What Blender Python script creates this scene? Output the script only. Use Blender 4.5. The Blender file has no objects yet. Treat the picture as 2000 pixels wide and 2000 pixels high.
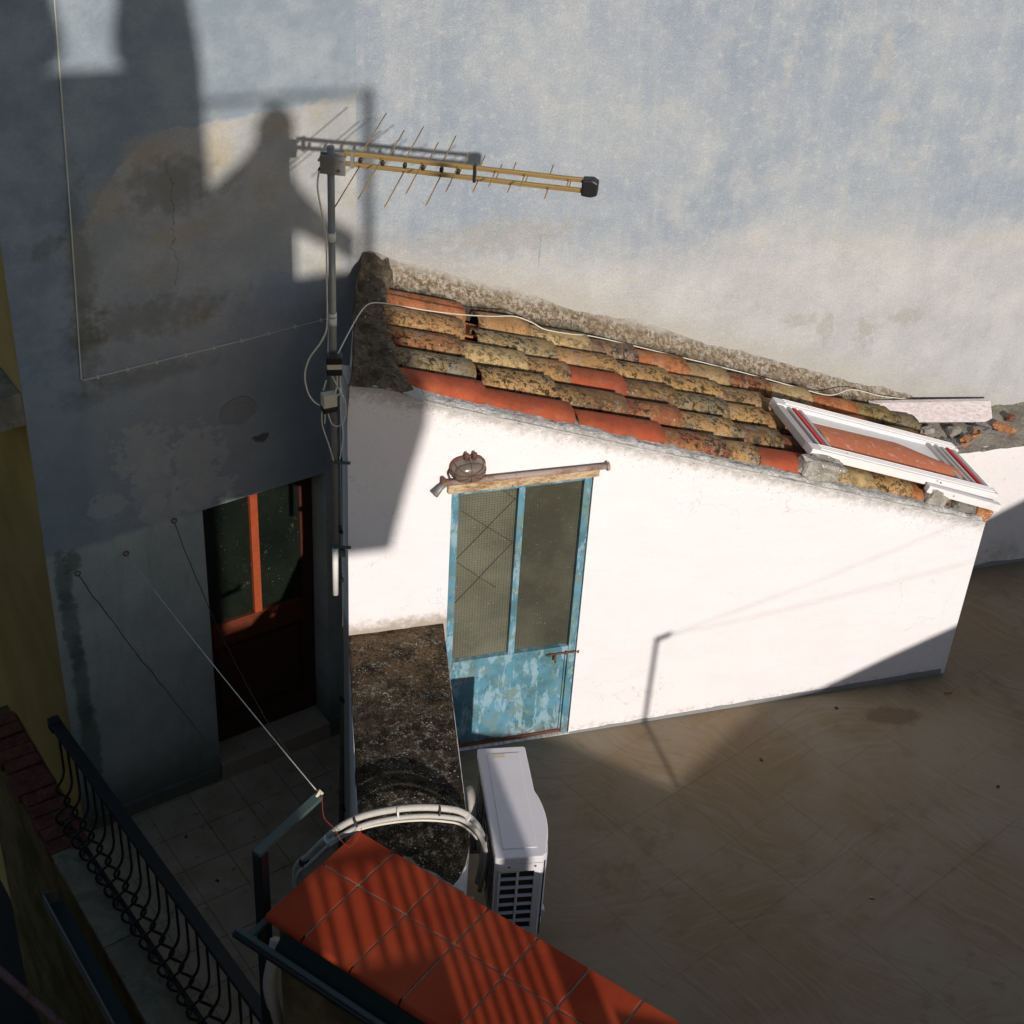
import bpy, bmesh, math, random
from mathutils import Vector, Matrix, noise
random.seed(7)
rad = math.radians
scene = bpy.context.scene
COL = scene.collection

# ------------------------------------------------------------------ camera, sky, sun, exposure
CAM = Vector((0, 0, 6.7))
PITCH, ROLL = rad(35.021), rad(3.778)
fw = Vector((0, math.cos(PITCH), -math.sin(PITCH)))
r0 = Vector((1, 0, 0)); u0 = r0.cross(fw)
rt = r0 * math.cos(ROLL) + u0 * math.sin(ROLL)
up = u0 * math.cos(ROLL) - r0 * math.sin(ROLL)
cd = bpy.data.cameras.new('camera')
cd.sensor_width = 36; cd.angle = 2 * math.atan(1000 / 3084.7)
cd.clip_start = 0.05; cd.clip_end = 500
cam = bpy.data.objects.new('camera', cd); COL.objects.link(cam)
cam.matrix_world = Matrix(((rt.x, up.x, -fw.x, 0), (rt.y, up.y, -fw.y, 0), (rt.z, up.z, -fw.z, CAM.z), (0, 0, 0, 1)))
scene.camera = cam

SUN_EL, SUN_AZ = rad(19.2), rad(108.2)          # heading of the light
sdir = Vector((math.cos(SUN_AZ) * math.cos(SUN_EL), math.sin(SUN_AZ) * math.cos(SUN_EL), -math.sin(SUN_EL)))
w = bpy.data.worlds.new('World'); scene.world = w; w.use_nodes = True
bg = w.node_tree.nodes['Background']
sk = w.node_tree.nodes.new('ShaderNodeTexSky'); sk.sky_type = 'NISHITA'; sk.sun_disc = False
sk.sun_elevation = SUN_EL; sk.sun_rotation = math.atan2(-sdir.x, -sdir.y)
sk.air_density = 1.0; sk.dust_density = 0.6; sk.ozone_density = 1.0
w.node_tree.links.new(sk.outputs[0], bg.inputs[0]); bg.inputs[1].default_value = 0.086
sl = bpy.data.lights.new('sun', 'SUN'); sl.energy = 4.0; sl.angle = rad(0.6); sl.color = (1.0, 0.93, 0.84)
so = bpy.data.objects.new('sun', sl); COL.objects.link(so)
so.rotation_euler = sdir.to_track_quat('-Z', 'Y').to_euler(); so.location = (5, -10, 15)
vs = scene.view_settings
vs.view_transform = 'Standard'; vs.look = 'None'; vs.exposure = 0.0; vs.gamma = 1.0; vs.use_curve_mapping = False
scene.cycles.use_adaptive_sampling = True; scene.cycles.adaptive_threshold = 0.03
scene.cycles.max_bounces = 4; scene.cycles.diffuse_bounces = 3; scene.cycles.glossy_bounces = 3

# ------------------------------------------------------------------ frames of the place
dW = Vector((0.9493, 0.3144, 0)); nW = Vector((-0.3144, 0.9493, 0))      # shed front: along, into
dL = Vector((0.8096, 0.5870, 0)); nL = Vector((-0.5870, 0.8096, 0))      # left house front
OW = Vector((-0.863, 6.789, 0)); K = Vector((-0.993, 8.273, 0))
Z = Vector((0, 0, 1))
SL = 0.3581; RA = math.atan(SL); ZR = 2.649
rD = dW * math.cos(RA) - Z * math.sin(RA); rN = dW * math.sin(RA) + Z * math.cos(RA)
def W(a, d, z): return OW + dW * a + nW * d + Z * z
def L(s, d, z): return K + dL * s + nL * d + Z * z
def RF(a, d, h): return OW + dW * a + nW * d + Z * (ZR - SL * a) + rN * h
FR_W = (OW, dW, nW, Z); FR_L = (K, dL, nL, Z); FR_R = (OW + Z * ZR, rD, nW, rN)
WORLD = (Vector((0, 0, 0)), Vector((1, 0, 0)), Vector((0, 1, 0)), Z)
p1 = Vector((math.cos(rad(-33.2)), math.sin(rad(-33.2)), 0)); p2 = Vector((-p1.y, p1.x, 0))
FR_P = (Vector((-0.631, 5.268, 1.1)), p1, p2, Z)                         # red parapet: back left top corner
hS = Vector((math.cos(SUN_AZ), math.sin(SUN_AZ), 0)); e1 = Vector((hS.y, -hS.x, 0))
FR_S = (Vector((0, 0, 0)), e1, hS, Z)                                    # facing the sun: across, along the light, up
def zv(v, b): return CAM.z + (v - b * math.sin(SUN_EL)) / math.cos(SUN_EL)
def P(fr, x, y, z): return fr[0] + fr[1] * x + fr[2] * y + fr[3] * z
def nz(x, y=0., z=0., o=0.): return noise.noise(Vector((x + o, y + o * 1.7, z - o)))

# ------------------------------------------------------------------ building helpers
class MB:
    def __init__(s): s.v = []; s.f = []; s.uv = None
    def add(s, vs, fs):
        b = len(s.v); s.v += [Vector(p) for p in vs]; s.f += [tuple(i + b for i in f) for f in fs]; return s
    def box(s, fr, x0, x1, y0, y1, z0, z1):
        q = [P(fr, x, y, z) for z in (z0, z1) for y in (y0, y1) for x in (x0, x1)]
        return s.add(q, [(0, 2, 3, 1), (4, 5, 7, 6), (0, 1, 5, 4), (2, 6, 7, 3), (0, 4, 6, 2), (1, 3, 7, 5)])
    def prism(s, fr, poly, y0, y1, axes='xz'):
        n = len(poly)
        if axes == 'xz': g = lambda p, t: P(fr, p[0], t, p[1])
        else: g = lambda p, t: P(fr, p[0], p[1], t)
        vs = [g(p, y0) for p in poly] + [g(p, y1) for p in poly]
        fs = [tuple(range(n)), tuple(range(2 * n - 1, n - 1, -1))] + [(i, i + n, (i + 1) % n + n, (i + 1) % n) for i in range(n)]
        return s.add(vs, fs)
    def tube(s, pts, r, n=8, caps=True):
        pts = [Vector(p) for p in pts]; rr = r if isinstance(r, (list, tuple)) else [r] * len(pts)
        rings = []; ref = None
        for i, p in enumerate(pts):
            t = (pts[min(i + 1, len(pts) - 1)] - pts[max(i - 1, 0)]).normalized()
            if ref is None: ref = t.orthogonal().normalized()
            ref = (ref - t * ref.dot(t)); ref = ref.normalized() if ref.length > 1e-6 else t.orthogonal().normalized()
            b = t.cross(ref)
            rings.append([p + (ref * math.cos(2 * math.pi * k / n) + b * math.sin(2 * math.pi * k / n)) * rr[i] for k in range(n)])
        base = len(s.v)
        for R_ in rings: s.v += R_
        for i in range(len(pts) - 1):
            for k in range(n):
                a = base + i * n; k2 = (k + 1) % n
                s.f.append((a + k, a + k2, a + n + k2, a + n + k))
        if caps:
            s.f.append(tuple(base + k for k in range(n - 1, -1, -1))); e = base + (len(pts) - 1) * n
            s.f.append(tuple(e + k for k in range(n)))
        return s
    def grid(s, fn, nu, nv):
        vs = [fn(i / nu, j / nv) for j in range(nv + 1) for i in range(nu + 1)]; m = nu + 1
        return s.add(vs, [(j * m + i, j * m + i + 1, (j + 1) * m + i + 1, (j + 1) * m + i) for j in range(nv) for i in range(nu)])
    def build(s, name, mat, parent=None, bevel=0, seg=2, smooth=False, uv=None, fix=True, origin=None):
        bm = bmesh.new(); vv = [bm.verts.new(p) for p in s.v]
        for f in s.f:
            try: bm.faces.new([vv[i] for i in f])
            except ValueError: pass
        if fix: bmesh.ops.recalc_face_normals(bm, faces=bm.faces)
        if bevel: bmesh.ops.bevel(bm, geom=list(bm.edges), offset=bevel, segments=seg, profile=0.5, affect='EDGES', clamp_overlap=True)
        if uv:
            ly = bm.loops.layers.uv.new('UVMap')
            for f in bm.faces:
                for l in f.loops: l[ly].uv = uv(l.vert.co)
        if parent is not None: off = parent['_w'] if '_w' in parent.keys() else (0, 0, 0); off = Vector(off)
        else:
            xs = [v.co for v in bm.verts]
            off = origin or Vector((sum(c.x for c in xs) / len(xs), sum(c.y for c in xs) / len(xs), min(c.z for c in xs)))
        bmesh.ops.translate(bm, verts=bm.verts, vec=-off)
        me = bpy.data.meshes.new(name); bm.to_mesh(me); bm.free()
        if smooth:
            for p in me.polygons: p.use_smooth = True
        me.materials.append(mat)
        o = bpy.data.objects.new(name, me); COL.objects.link(o)
        if parent is not None: o.parent = parent
        else: o.location = off
        OFF[o.name] = off
        return o
OFF = {}
def uvfr(fr): return lambda c: ((c - fr[0]).dot(fr[1]), (c - fr[0]).dot(fr[3]))
def thing(name, label, cat, loc, group=None):
    o = bpy.data.objects.new(name, None); COL.objects.link(o); o.location = loc; o['_w'] = tuple(loc)
    o.empty_display_size = 0.1
    return tag(o, label, cat, group)
def tag(o, label=None, cat=None, group=None, kind=None):
    if label: o['label'] = label
    if cat: o['category'] = cat
    if group: o['group'] = group
    if kind: o['kind'] = kind
    return o
def sub(o):                      # let a part parent sub-parts: remember where its mesh data is centred
    o['_w'] = tuple(OFF[o.name]); return o
def box(name, mat, parent, fr, *a, bevel=0.0, **k): return MB().box(fr, *a).build(name, mat, parent, bevel=bevel, **k)
def place(me, name, mat_world, parent, col=None):
    o = bpy.data.objects.new(name, me); COL.objects.link(o); o.parent = parent
    off = Vector(parent['_w']); m = mat_world.copy(); m.translation -= off; o.matrix_basis = m
    if col: o.color = col
    return o
def smoothpts(pts, n=6):
    pts = [Vector(p) for p in pts]; out = []
    for i in range(len(pts) - 1):
        a, b, c, d = pts[max(i - 1, 0)], pts[i], pts[i + 1], pts[min(i + 2, len(pts) - 1)]
        for k in range(n):
            t = k / n
            out.append(0.5 * ((2 * b) + (c - a) * t + (2 * a - 5 * b + 4 * c - d) * t * t + (3 * b - a - 3 * c + d) * t ** 3))
    out.append(pts[-1]); return out

# ------------------------------------------------------------------ materials
class M:
    def __init__(s, name, rough=0.85, spec=0.3):
        s.m = bpy.data.materials.new(name); s.m.use_nodes = True; s.t = s.m.node_tree
        s.b = s.t.nodes['Principled BSDF']; s.b.inputs['Roughness'].default_value = rough
        s.b.inputs['Specular IOR Level'].default_value = spec
        s.cache = {}
        s.pos = s.t.nodes.new('ShaderNodeNewGeometry').outputs['Position']
    def n(s, t): return s.t.nodes.new(t)
    def put(s, sock, v):
        if isinstance(v, bpy.types.NodeSocket): s.t.links.new(v, sock)
        elif isinstance(v, (tuple, list)) and len(v) == 3 and sock.type == 'RGBA': sock.default_value = (*v, 1)
        else: sock.default_value = v
    def uv(s):
        if not hasattr(s, '_uv'): s._uv = s.n('ShaderNodeUVMap').outputs[0]
        return s._uv
    def objc(s): return s.n('ShaderNodeTexCoord').outputs['Object']
    def info(s): return s.n('ShaderNodeObjectInfo')
    def map(s, v, scale=(1, 1, 1), loc=(0, 0, 0), rot=(0, 0, 0)):
        k = s.n('ShaderNodeMapping'); s.put(k.inputs[0], v); k.inputs['Scale'].default_value = scale
        k.inputs['Location'].default_value = loc; k.inputs['Rotation'].default_value = rot; return k.outputs[0]
    def noise(s, scale, detail=4, rough=0.55, vec=None, dist=0.0, col=False):
        detail = min(detail, 5); key = (scale, detail, rough, vec.as_pointer() if vec else 0, dist)
        if key in s.cache: return s.cache[key].outputs['Color' if col else 'Fac']
        k = s.n('ShaderNodeTexNoise'); s.cache[key] = k; s.put(k.inputs['Vector'], vec or s.pos); k.inputs['Scale'].default_value = scale
        k.inputs['Detail'].default_value = detail; k.inputs['Roughness'].default_value = rough; k.inputs['Distortion'].default_value = dist
        return k.outputs['Color' if col else 'Fac']
    def vor(s, scale, vec=None, feat='F1', out='Distance', rnd=1.0):
        k = s.n('ShaderNodeTexVoronoi'); k.feature = feat; s.put(k.inputs['Vector'], vec or s.pos); k.inputs['Scale'].default_value = scale
        k.inputs['Randomness'].default_value = rnd
        return k.outputs[out]
    def math(s, op, a, b=0.0, c=0.0, clamp=False):
        k = s.n('ShaderNodeMath'); k.operation = op; k.use_clamp = clamp
        for i, v in enumerate((a, b, c)): s.put(k.inputs[i], v)
        return k.outputs[0]
    def step(s, x, lo, hi):       # smooth ramp 0..1 from lo to hi (lo may exceed hi)
        k = s.n('ShaderNodeMapRange'); k.interpolation_type = 'SMOOTHSTEP'
        flip = lo > hi
        s.put(k.inputs['Value'], x); k.inputs['From Min'].default_value = min(lo, hi); k.inputs['From Max'].default_value = max(lo, hi)
        k.inputs['To Min'].default_value = 1 if flip else 0; k.inputs['To Max'].default_value = 0 if flip else 1
        return k.outputs['Result']
    def mix(s, f, a, b):
        k = s.n('ShaderNodeMix'); k.data_type = 'RGBA'; s.put(k.inputs[0], f); s.put(k.inputs[6], a); s.put(k.inputs[7], b); return k.outputs[2]
    def mul(s, a, b): return s.math('MULTIPLY', a, b)
    def sep(s, v):
        k = s.n('ShaderNodeSeparateXYZ'); s.put(k.inputs[0], v); return k.outputs
    def blob(s, vec, c, r, amp=0.35, scale=6.0, soft=0.15):   # ragged elliptical patch in wall coordinates
        k = s.n('ShaderNodeVectorMath'); k.operation = 'SUBTRACT'; s.put(k.inputs[0], vec); k.inputs[1].default_value = (c[0], c[1], 0)
        d = s.n('ShaderNodeVectorMath'); d.operation = 'MULTIPLY'; s.put(d.inputs[0], k.outputs[0]); d.inputs[1].default_value = (1 / r[0], 1 / r[1], 0)
        l = s.n('ShaderNodeVectorMath'); l.operation = 'LENGTH'; s.put(l.inputs[0], d.outputs[0])
        q = s.noise(5.0 if scale < 8 else 13.0, 5, 0.65, vec=vec)
        e = s.math('ADD', l.outputs['Value'], s.math('MULTIPLY', s.math('SUBTRACT', q, 0.5), amp * 4))
        return s.step(e, 1 + soft, 1 - soft)
    def color(s, c): s.put(s.b.inputs['Base Color'], c); return s
    def bump(s, h, strength=0.3, dist=0.01):
        k = s.n('ShaderNodeBump'); k.inputs['Strength'].default_value = strength; k.inputs['Distance'].default_value = dist
        s.put(k.inputs['Height'], h); s.put(s.b.inputs['Normal'], k.outputs[0]); return s
    def rough(s, v): s.put(s.b.inputs['Roughness'], v); return s
def plain(name, c, rough=0.6, spec=0.3, metal=0.0, var=0.12, scale=14.0, bump=0.0):
    m = M(name, rough, spec); q = m.noise(scale, 5, 0.6)
    m.color(m.mix(q, tuple(x * (1 - var) for x in c), tuple(min(1, x * (1 + var)) for x in c)))
    m.b.inputs['Metallic'].default_value = metal
    if bump: m.bump(m.noise(scale * 6, 3, 0.6), bump, 0.004)
    return m.m

def mat_right_wall():
    m = M('blue_grey_plaster', 0.95, 0.15); uv = m.uv(); x, z, _ = m.sep(uv)
    big = m.noise(0.9, 5, 0.6, vec=uv, dist=0.4); med = m.noise(4.0, 7, 0.68, vec=uv); fine = m.noise(70, 4, 0.75, vec=uv)
    streak = m.noise(1.0, 6, 0.7, vec=m.map(uv, (9, 0.7, 1))); st2 = m.noise(1.0, 5, 0.6, vec=m.map(uv, (26, 1.8, 1), (3, 1, 0)))
    c = m.mix(m.step(big, 0.32, 0.68), (0.215, 0.265, 0.335), (0.305, 0.345, 0.39))
    c = m.mix(m.mul(m.step(med, 0.38, 0.7), 0.55), c, (0.43, 0.44, 0.45))
    c = m.mix(m.mul(m.step(streak, 0.45, 0.75), 0.35), c, (0.47, 0.475, 0.475))
    c = m.mix(m.mul(m.step(st2, 0.5, 0.75), 0.18), c, (0.25, 0.285, 0.34))
    for cc, rr in (((0.95, 3.2), (0.5, 0.35)), ((2.14, 3.75), (0.6, 0.3)), ((1.8, 2.94), (0.5, 0.3)), ((3.17, 3.39), (0.45, 0.3)), ((4.15, 2.72), (0.6, 0.16)), ((4.24, 3.76), (0.4, 0.5))):
        c = m.mix(m.mul(m.blob(uv, cc, rr, 0.3, 4, 0.6), 0.3), c, (0.235, 0.28, 0.355))
    # cream band of bare render low on the wall
    edge = m.math('ADD', z, m.math('MULTIPLY', m.math('SUBTRACT', m.noise(2.2, 7, 0.65, vec=uv), 0.5), 0.55))
    edge = m.math('SUBTRACT', edge, m.mul(m.step(x, 2.2, 0.2), -0.05))
    band = m.step(edge, 2.75, 2.28)
    cream = m.mix(m.step(m.noise(3.0, 6, 0.7, vec=uv), 0.35, 0.7), (0.44, 0.43, 0.42), (0.55, 0.53, 0.515))
    cream = m.mix(m.mul(m.step(m.noise(7, 7, 0.75, vec=uv), 0.56, 0.72), 0.5), cream, (0.41, 0.375, 0.32))
    c = m.mix(m.mul(band, 0.72), c, cream)
    lb = m.step(m.math('ABSOLUTE', m.math('SUBTRACT', edge, 2.47)), 0.035, 0.0)
    c = m.mix(m.mul(m.mul(lb, m.step(m.noise(5, 5, 0.7, vec=uv), 0.5, 0.65)), 0.45), c, (0.42, 0.36, 0.26))
    for cc, rr in (((3.53, 3.65), (0.05, 0.13)), ((3.63, 3.28), (0.06, 0.05)), ((2.91, 3.6), (0.02, 0.07)), ((2.57, 2.95), (0.03, 0.04)), ((3.85, 2.96), (0.04, 0.04)), ((3.6, 2.42), (0.22, 0.05)), ((2.28, 2.73), (0.05, 0.02)), ((1.86, 2.32), (0.2, 0.04)), ((4.6, 2.4), (0.3, 0.05))):
        c = m.mix(m.mul(m.blob(uv, cc, rr, 1.1, 16, 0.25), 0.2), c, (0.50, 0.44, 0.34))
    for cc, rr in (((3.27, 1.93), (0.12, 0.04)), ((3.46, 1.86), (0.05, 0.10)), ((3.77, 1.80), (0.07, 0.10)), ((4.08, 1.88), (0.14, 0.06)), ((1.2, 2.68), (0.4, 0.1))):
        c = m.mix(m.mul(m.blob(uv, cc, rr, 1.1, 12, 0.4), 0.45), c, (0.28, 0.265, 0.22))
    fl = m.noise(6.5, 5, 0.78, vec=m.map(uv, (1, 0.7, 1), (4, 2, 0)))
    c = m.mix(m.mul(m.step(fl, 0.555, 0.575), 0.08), c, (0.50, 0.50, 0.50)); c = m.mix(m.mul(m.step(fl, 0.44, 0.38), 0.12), c, (0.20, 0.23, 0.285))
    low = m.math('ADD', z, m.mul(x, SL)); low = m.math('ADD', low, m.mul(m.math('SUBTRACT', m.noise(5, 6, 0.7, vec=uv), 0.5), 0.25))
    c = m.mix(m.mul(m.step(low, 3.02, 2.78), 0.55), c, (0.40, 0.36, 0.30))
    crack = m.mul(m.step(m.math('ABSOLUTE', m.math('SUBTRACT', x, m.math('ADD', 1.455, m.mul(m.math('SUBTRACT', m.noise(22, 3, 0.6, vec=uv), 0.5), 0.03)))), 0.004, 0.001), m.mul(m.step(z, 2.45, 2.5), m.step(z, 2.72, 2.62)))
    c = m.mix(m.mul(crack, 0.7), c, (0.13, 0.12, 0.11))
    c = m.mix(m.mul(m.step(fine, 0.35, 0.7), 0.3), c, (0.19, 0.205, 0.235))
    c = m.mix(m.mul(m.step(m.noise(130, 3, 0.75, vec=uv), 0.48, 0.7), 0.35), c, (0.60, 0.61, 0.62))
    c = m.mix(m.mul(m.step(m.noise(20, 5, 0.75, vec=uv), 0.52, 0.68), 0.25), c, (0.54, 0.55, 0.56))
    m.color(c)
    m.bump(m.math('ADD', m.mul(m.noise(3.5, 5, 0.6, vec=uv), 1.8), m.math('ADD', m.mul(fine, 0.5), m.mul(st2, 0.3))), 0.5, 0.02); return m.m

def mat_left_wall():
    m = M('weathered_grey_plaster', 0.95, 0.15); uv = m.uv(); x, z, _ = m.sep(uv)
    med = m.noise(3.5, 7, 0.68, vec=uv); fine = m.noise(75, 4, 0.75, vec=uv)
    c = m.mix(m.step(med, 0.35, 0.68), (0.222, 0.275, 0.325), (0.312, 0.358, 0.397))
    # re-plastered area with ochre weathering
    e = m.math('ADD', z, m.mul(m.math('SUBTRACT', m.noise(7, 6, 0.7, vec=uv), 0.5), 0.14))
    bound = m.math('ADD', m.mul(m.step(x, -1.75, -1.15), 0.50), 3.08)
    rep = m.mul(m.step(m.math('SUBTRACT', bound, e), -0.015, 0.015), m.step(x, -1.74, -1.62))
    cr = m.mix(m.step(m.noise(2.5, 6, 0.7, vec=uv), 0.35, 0.7), (0.335, 0.345, 0.35), (0.45, 0.44, 0.43))
    c = m.mix(rep, c, cr)
    och = m.mul(m.mul(m.step(m.noise(2.6, 7, 0.72, vec=uv), 0.52, 0.66), rep), m.step(z, 2.1, 2.5))
    c = m.mix(m.mul(och, 0.35), c, (0.36, 0.30, 0.19))
    for cc, rr in (((-1.2, 3.48), (0.14, 0.07)), ((-1.44, 3.27), (0.10, 0.09)), ((-0.82, 3.42), (0.07, 0.16)), ((-0.47, 3.5), (0.08, 0.05)), ((-0.96, 2.5), (0.12, 0.05)), ((-1.05, 3.0), (0.2, 0.05))):
        c = m.mix(m.mul(m.blob(uv, cc, rr, 0.6, 14, 0.6), 0.4), c, (0.42, 0.335, 0.19))
    for cc, rr in (((-1.62, 2.95), (0.07, 0.4)), ((-1.64, 2.5), (0.08, 0.22)), ((-1.1, 3.28), (0.2, 0.14)), ((-1.35, 2.2), (0.35, 0.05)), ((-1.7, 2.15), (0.12, 0.05)), ((-1.81, 3.07), (0.09, 0.05)), ((-1.3, 2.55), (0.4, 0.1))):
        c = m.mix(m.mul(m.blob(uv, cc, rr, 0.85, 13, 0.6), 0.42), c, (0.13, 0.115, 0.075))
    c = m.mix(m.mul(m.step(z, 2.35, 1.9), 0.5), c, (0.27, 0.295, 0.30))
    # flaked paint patches
    for cc, rr in (((-1.38, 1.70), (0.17, 0.20)), ((-1.34, 1.48), (0.14, 0.22)), ((-1.06, 1.55), (0.16, 0.24)), ((-1.06, 1.33), (0.22, 0.12)), ((-1.62, 1.42), (0.12, 0.10)), ((-1.28, 1.28), (0.15, 0.12))):
        c = m.mix(m.mul(m.blob(uv, cc, rr, 0.75, 9, 0.10), 0.55), c, m.mix(m.noise(9, 5, 0.7, vec=uv), (0.42, 0.385, 0.35), (0.58, 0.54, 0.49)))
    # paler limewashed dado
    e2 = m.math('ADD', z, m.mul(m.math('SUBTRACT', m.noise(5, 6, 0.7, vec=uv), 0.5), 0.10))
    dado = m.step(e2, 1.22, 1.175)
    dc = m.mix(m.step(m.noise(2.8, 7, 0.7, vec=uv), 0.3, 0.7), (0.415, 0.425, 0.35), (0.585, 0.59, 0.505))
    dc = m.mix(m.mul(m.step(m.noise(1.0, 6, 0.7, vec=m.map(uv, (9, 1.1, 1))), 0.5, 0.7), 0.4), dc, (0.25, 0.25, 0.225))
    c = m.mix(m.mul(dado, 0.75), c, dc)
    for cc, rr in (((-1.93, 1.0), (0.05, 0.2)), ((-1.925, 0.65), (0.055, 0.3)), ((-1.91, 0.2), (0.05, 0.35)), ((-1.9, -0.3), (0.06, 0.4)), ((-1.87, 1.12), (0.05, 0.08))):
        c = m.mix(m.mul(m.blob(uv, cc, rr, 0.45, 11, 0.3), 0.65), c, (0.09, 0.125, 0.09))
    c = m.mix(m.mul(m.step(e2, -0.45, -0.95), 0.8), c, (0.10, 0.115, 0.085))
    cr1 = m.blob(uv, (-0.78, 1.815), (0.12, 0.09), 0.22, 9, 0.05)
    c = m.mix(m.mul(cr1, 0.6), c, m.mix(m.noise(60, 4, 0.7, vec=uv), (0.13, 0.12, 0.10), (0.42, 0.39, 0.35)))
    c = m.mix(m.mul(m.blob(uv, (-0.65, 1.59), (0.05, 0.03), 0.7, 20, 0.2), 0.8), c, (0.05, 0.045, 0.035))
    vc = m.mul(m.step(m.math('ABSOLUTE', m.math('SUBTRACT', x, m.math('ADD', -1.10, m.mul(m.math('SUBTRACT', m.noise(9, 4, 0.65, vec=uv), 0.5), 0.16)))), 0.005, 0.001), m.mul(m.step(z, 2.6, 2.75), m.step(z, 3.5, 3.35)))
    c = m.mix(m.mul(vc, 0.4), c, (0.08, 0.075, 0.065))
    c = m.mix(m.mul(m.step(fine, 0.4, 0.75), 0.22), c, (0.15, 0.165, 0.185))
    m.color(c)
    h = m.math('ADD', m.mul(m.noise(4, 5, 0.6, vec=uv), 1.6), m.mul(fine, 0.4))
    h = m.math('SUBTRACT', h, m.math('ADD', m.mul(cr1, 1.6), m.mul(vc, 0.8))); h = m.math('SUBTRACT', h, m.mul(rep, -0.35))
    m.bump(h, 0.5, 0.02); return m.m

def mat_white():
    m = M('white_limewash', 0.9, 0.2); uv = m.uv(); x, z, _ = m.sep(uv)
    fine = m.noise(60, 4, 0.7, vec=uv)
    c = m.mix(m.noise(2.5, 5, 0.6, vec=uv), (0.735, 0.70, 0.715), (0.80, 0.765, 0.785))
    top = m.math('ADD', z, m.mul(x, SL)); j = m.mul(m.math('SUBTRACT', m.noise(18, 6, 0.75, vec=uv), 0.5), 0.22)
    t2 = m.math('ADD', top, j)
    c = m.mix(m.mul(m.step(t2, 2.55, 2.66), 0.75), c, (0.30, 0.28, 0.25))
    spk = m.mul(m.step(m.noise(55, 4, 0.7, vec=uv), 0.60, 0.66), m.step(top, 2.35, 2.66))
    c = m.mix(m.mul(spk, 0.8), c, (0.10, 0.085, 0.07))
    jn = m.mul(m.step(m.math('ADD', z, j), 1.14, 1.03), m.step(x, 0.66, 0.56))
    c = m.mix(m.mul(jn, 0.8), c, (0.30, 0.24, 0.16))
    base = m.mul(m.step(m.math('ADD', z, j), 0.10, 0.0), m.step(m.noise(30, 4, 0.7, vec=uv), 0.42, 0.62))
    c = m.mix(m.mul(base, 0.6), c, (0.36, 0.32, 0.28))
    rust = m.mul(m.step(m.noise(1.0, 5, 0.7, vec=m.map(uv, (16, 0.8, 1))), 0.62, 0.78), 0.16)
    c = m.mix(rust, c, (0.62, 0.42, 0.33))
    hc = m.mul(m.step(m.math('ABSOLUTE', m.math('SUBTRACT', m.noise(1.7, 5, 0.62, vec=m.map(uv, loc=(3, 5, 0))), 0.5)), 0.004, 0.001), m.step(m.noise(0.9, 3, 0.5, vec=uv), 0.5, 0.6))
    c = m.mix(m.mul(hc, 0.35), c, (0.35, 0.31, 0.30))
    tr = m.noise(1.0, 5, 0.7, vec=m.map(uv, (3, 9, 1), rot=(0, 0, 0.5)), dist=1.0); c = m.mix(m.mul(m.step(tr, 0.55, 0.75), 0.22), c, (0.66, 0.61, 0.62))
    m.color(c); m.bump(m.math('ADD', m.math('ADD', m.mul(m.noise(5, 4, 0.5, vec=uv), 2.4), m.mul(tr, 0.6)), m.mul(fine, 0.35)), 0.32, 0.015); return m.m

def mat_white_plain():
    m = M('white_wall_paint', 0.9, 0.2); x, y, z = m.sep(m.pos)
    c = m.mix(m.noise(3, 5, 0.6), (0.66, 0.625, 0.63), (0.76, 0.725, 0.735))
    j = m.mul(m.math('SUBTRACT', m.noise(14, 5, 0.75), 0.5), 0.3)
    d = m.mul(m.step(m.math('ADD', z, j), 0.35, 0.02), m.step(m.noise(6, 5, 0.7), 0.40, 0.62)); c = m.mix(m.mul(d, 0.6), c, (0.30, 0.28, 0.23))
    sp = m.mul(m.step(m.noise(45, 4, 0.7), 0.62, 0.68), 0.5); c = m.mix(sp, c, (0.35, 0.31, 0.27))
    m.color(c); m.bump(m.math('ADD', m.mul(m.noise(5, 4, 0.5), 2.0), m.mul(m.noise(60, 4, 0.7), 0.3)), 0.35, 0.015); return m.m

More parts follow.
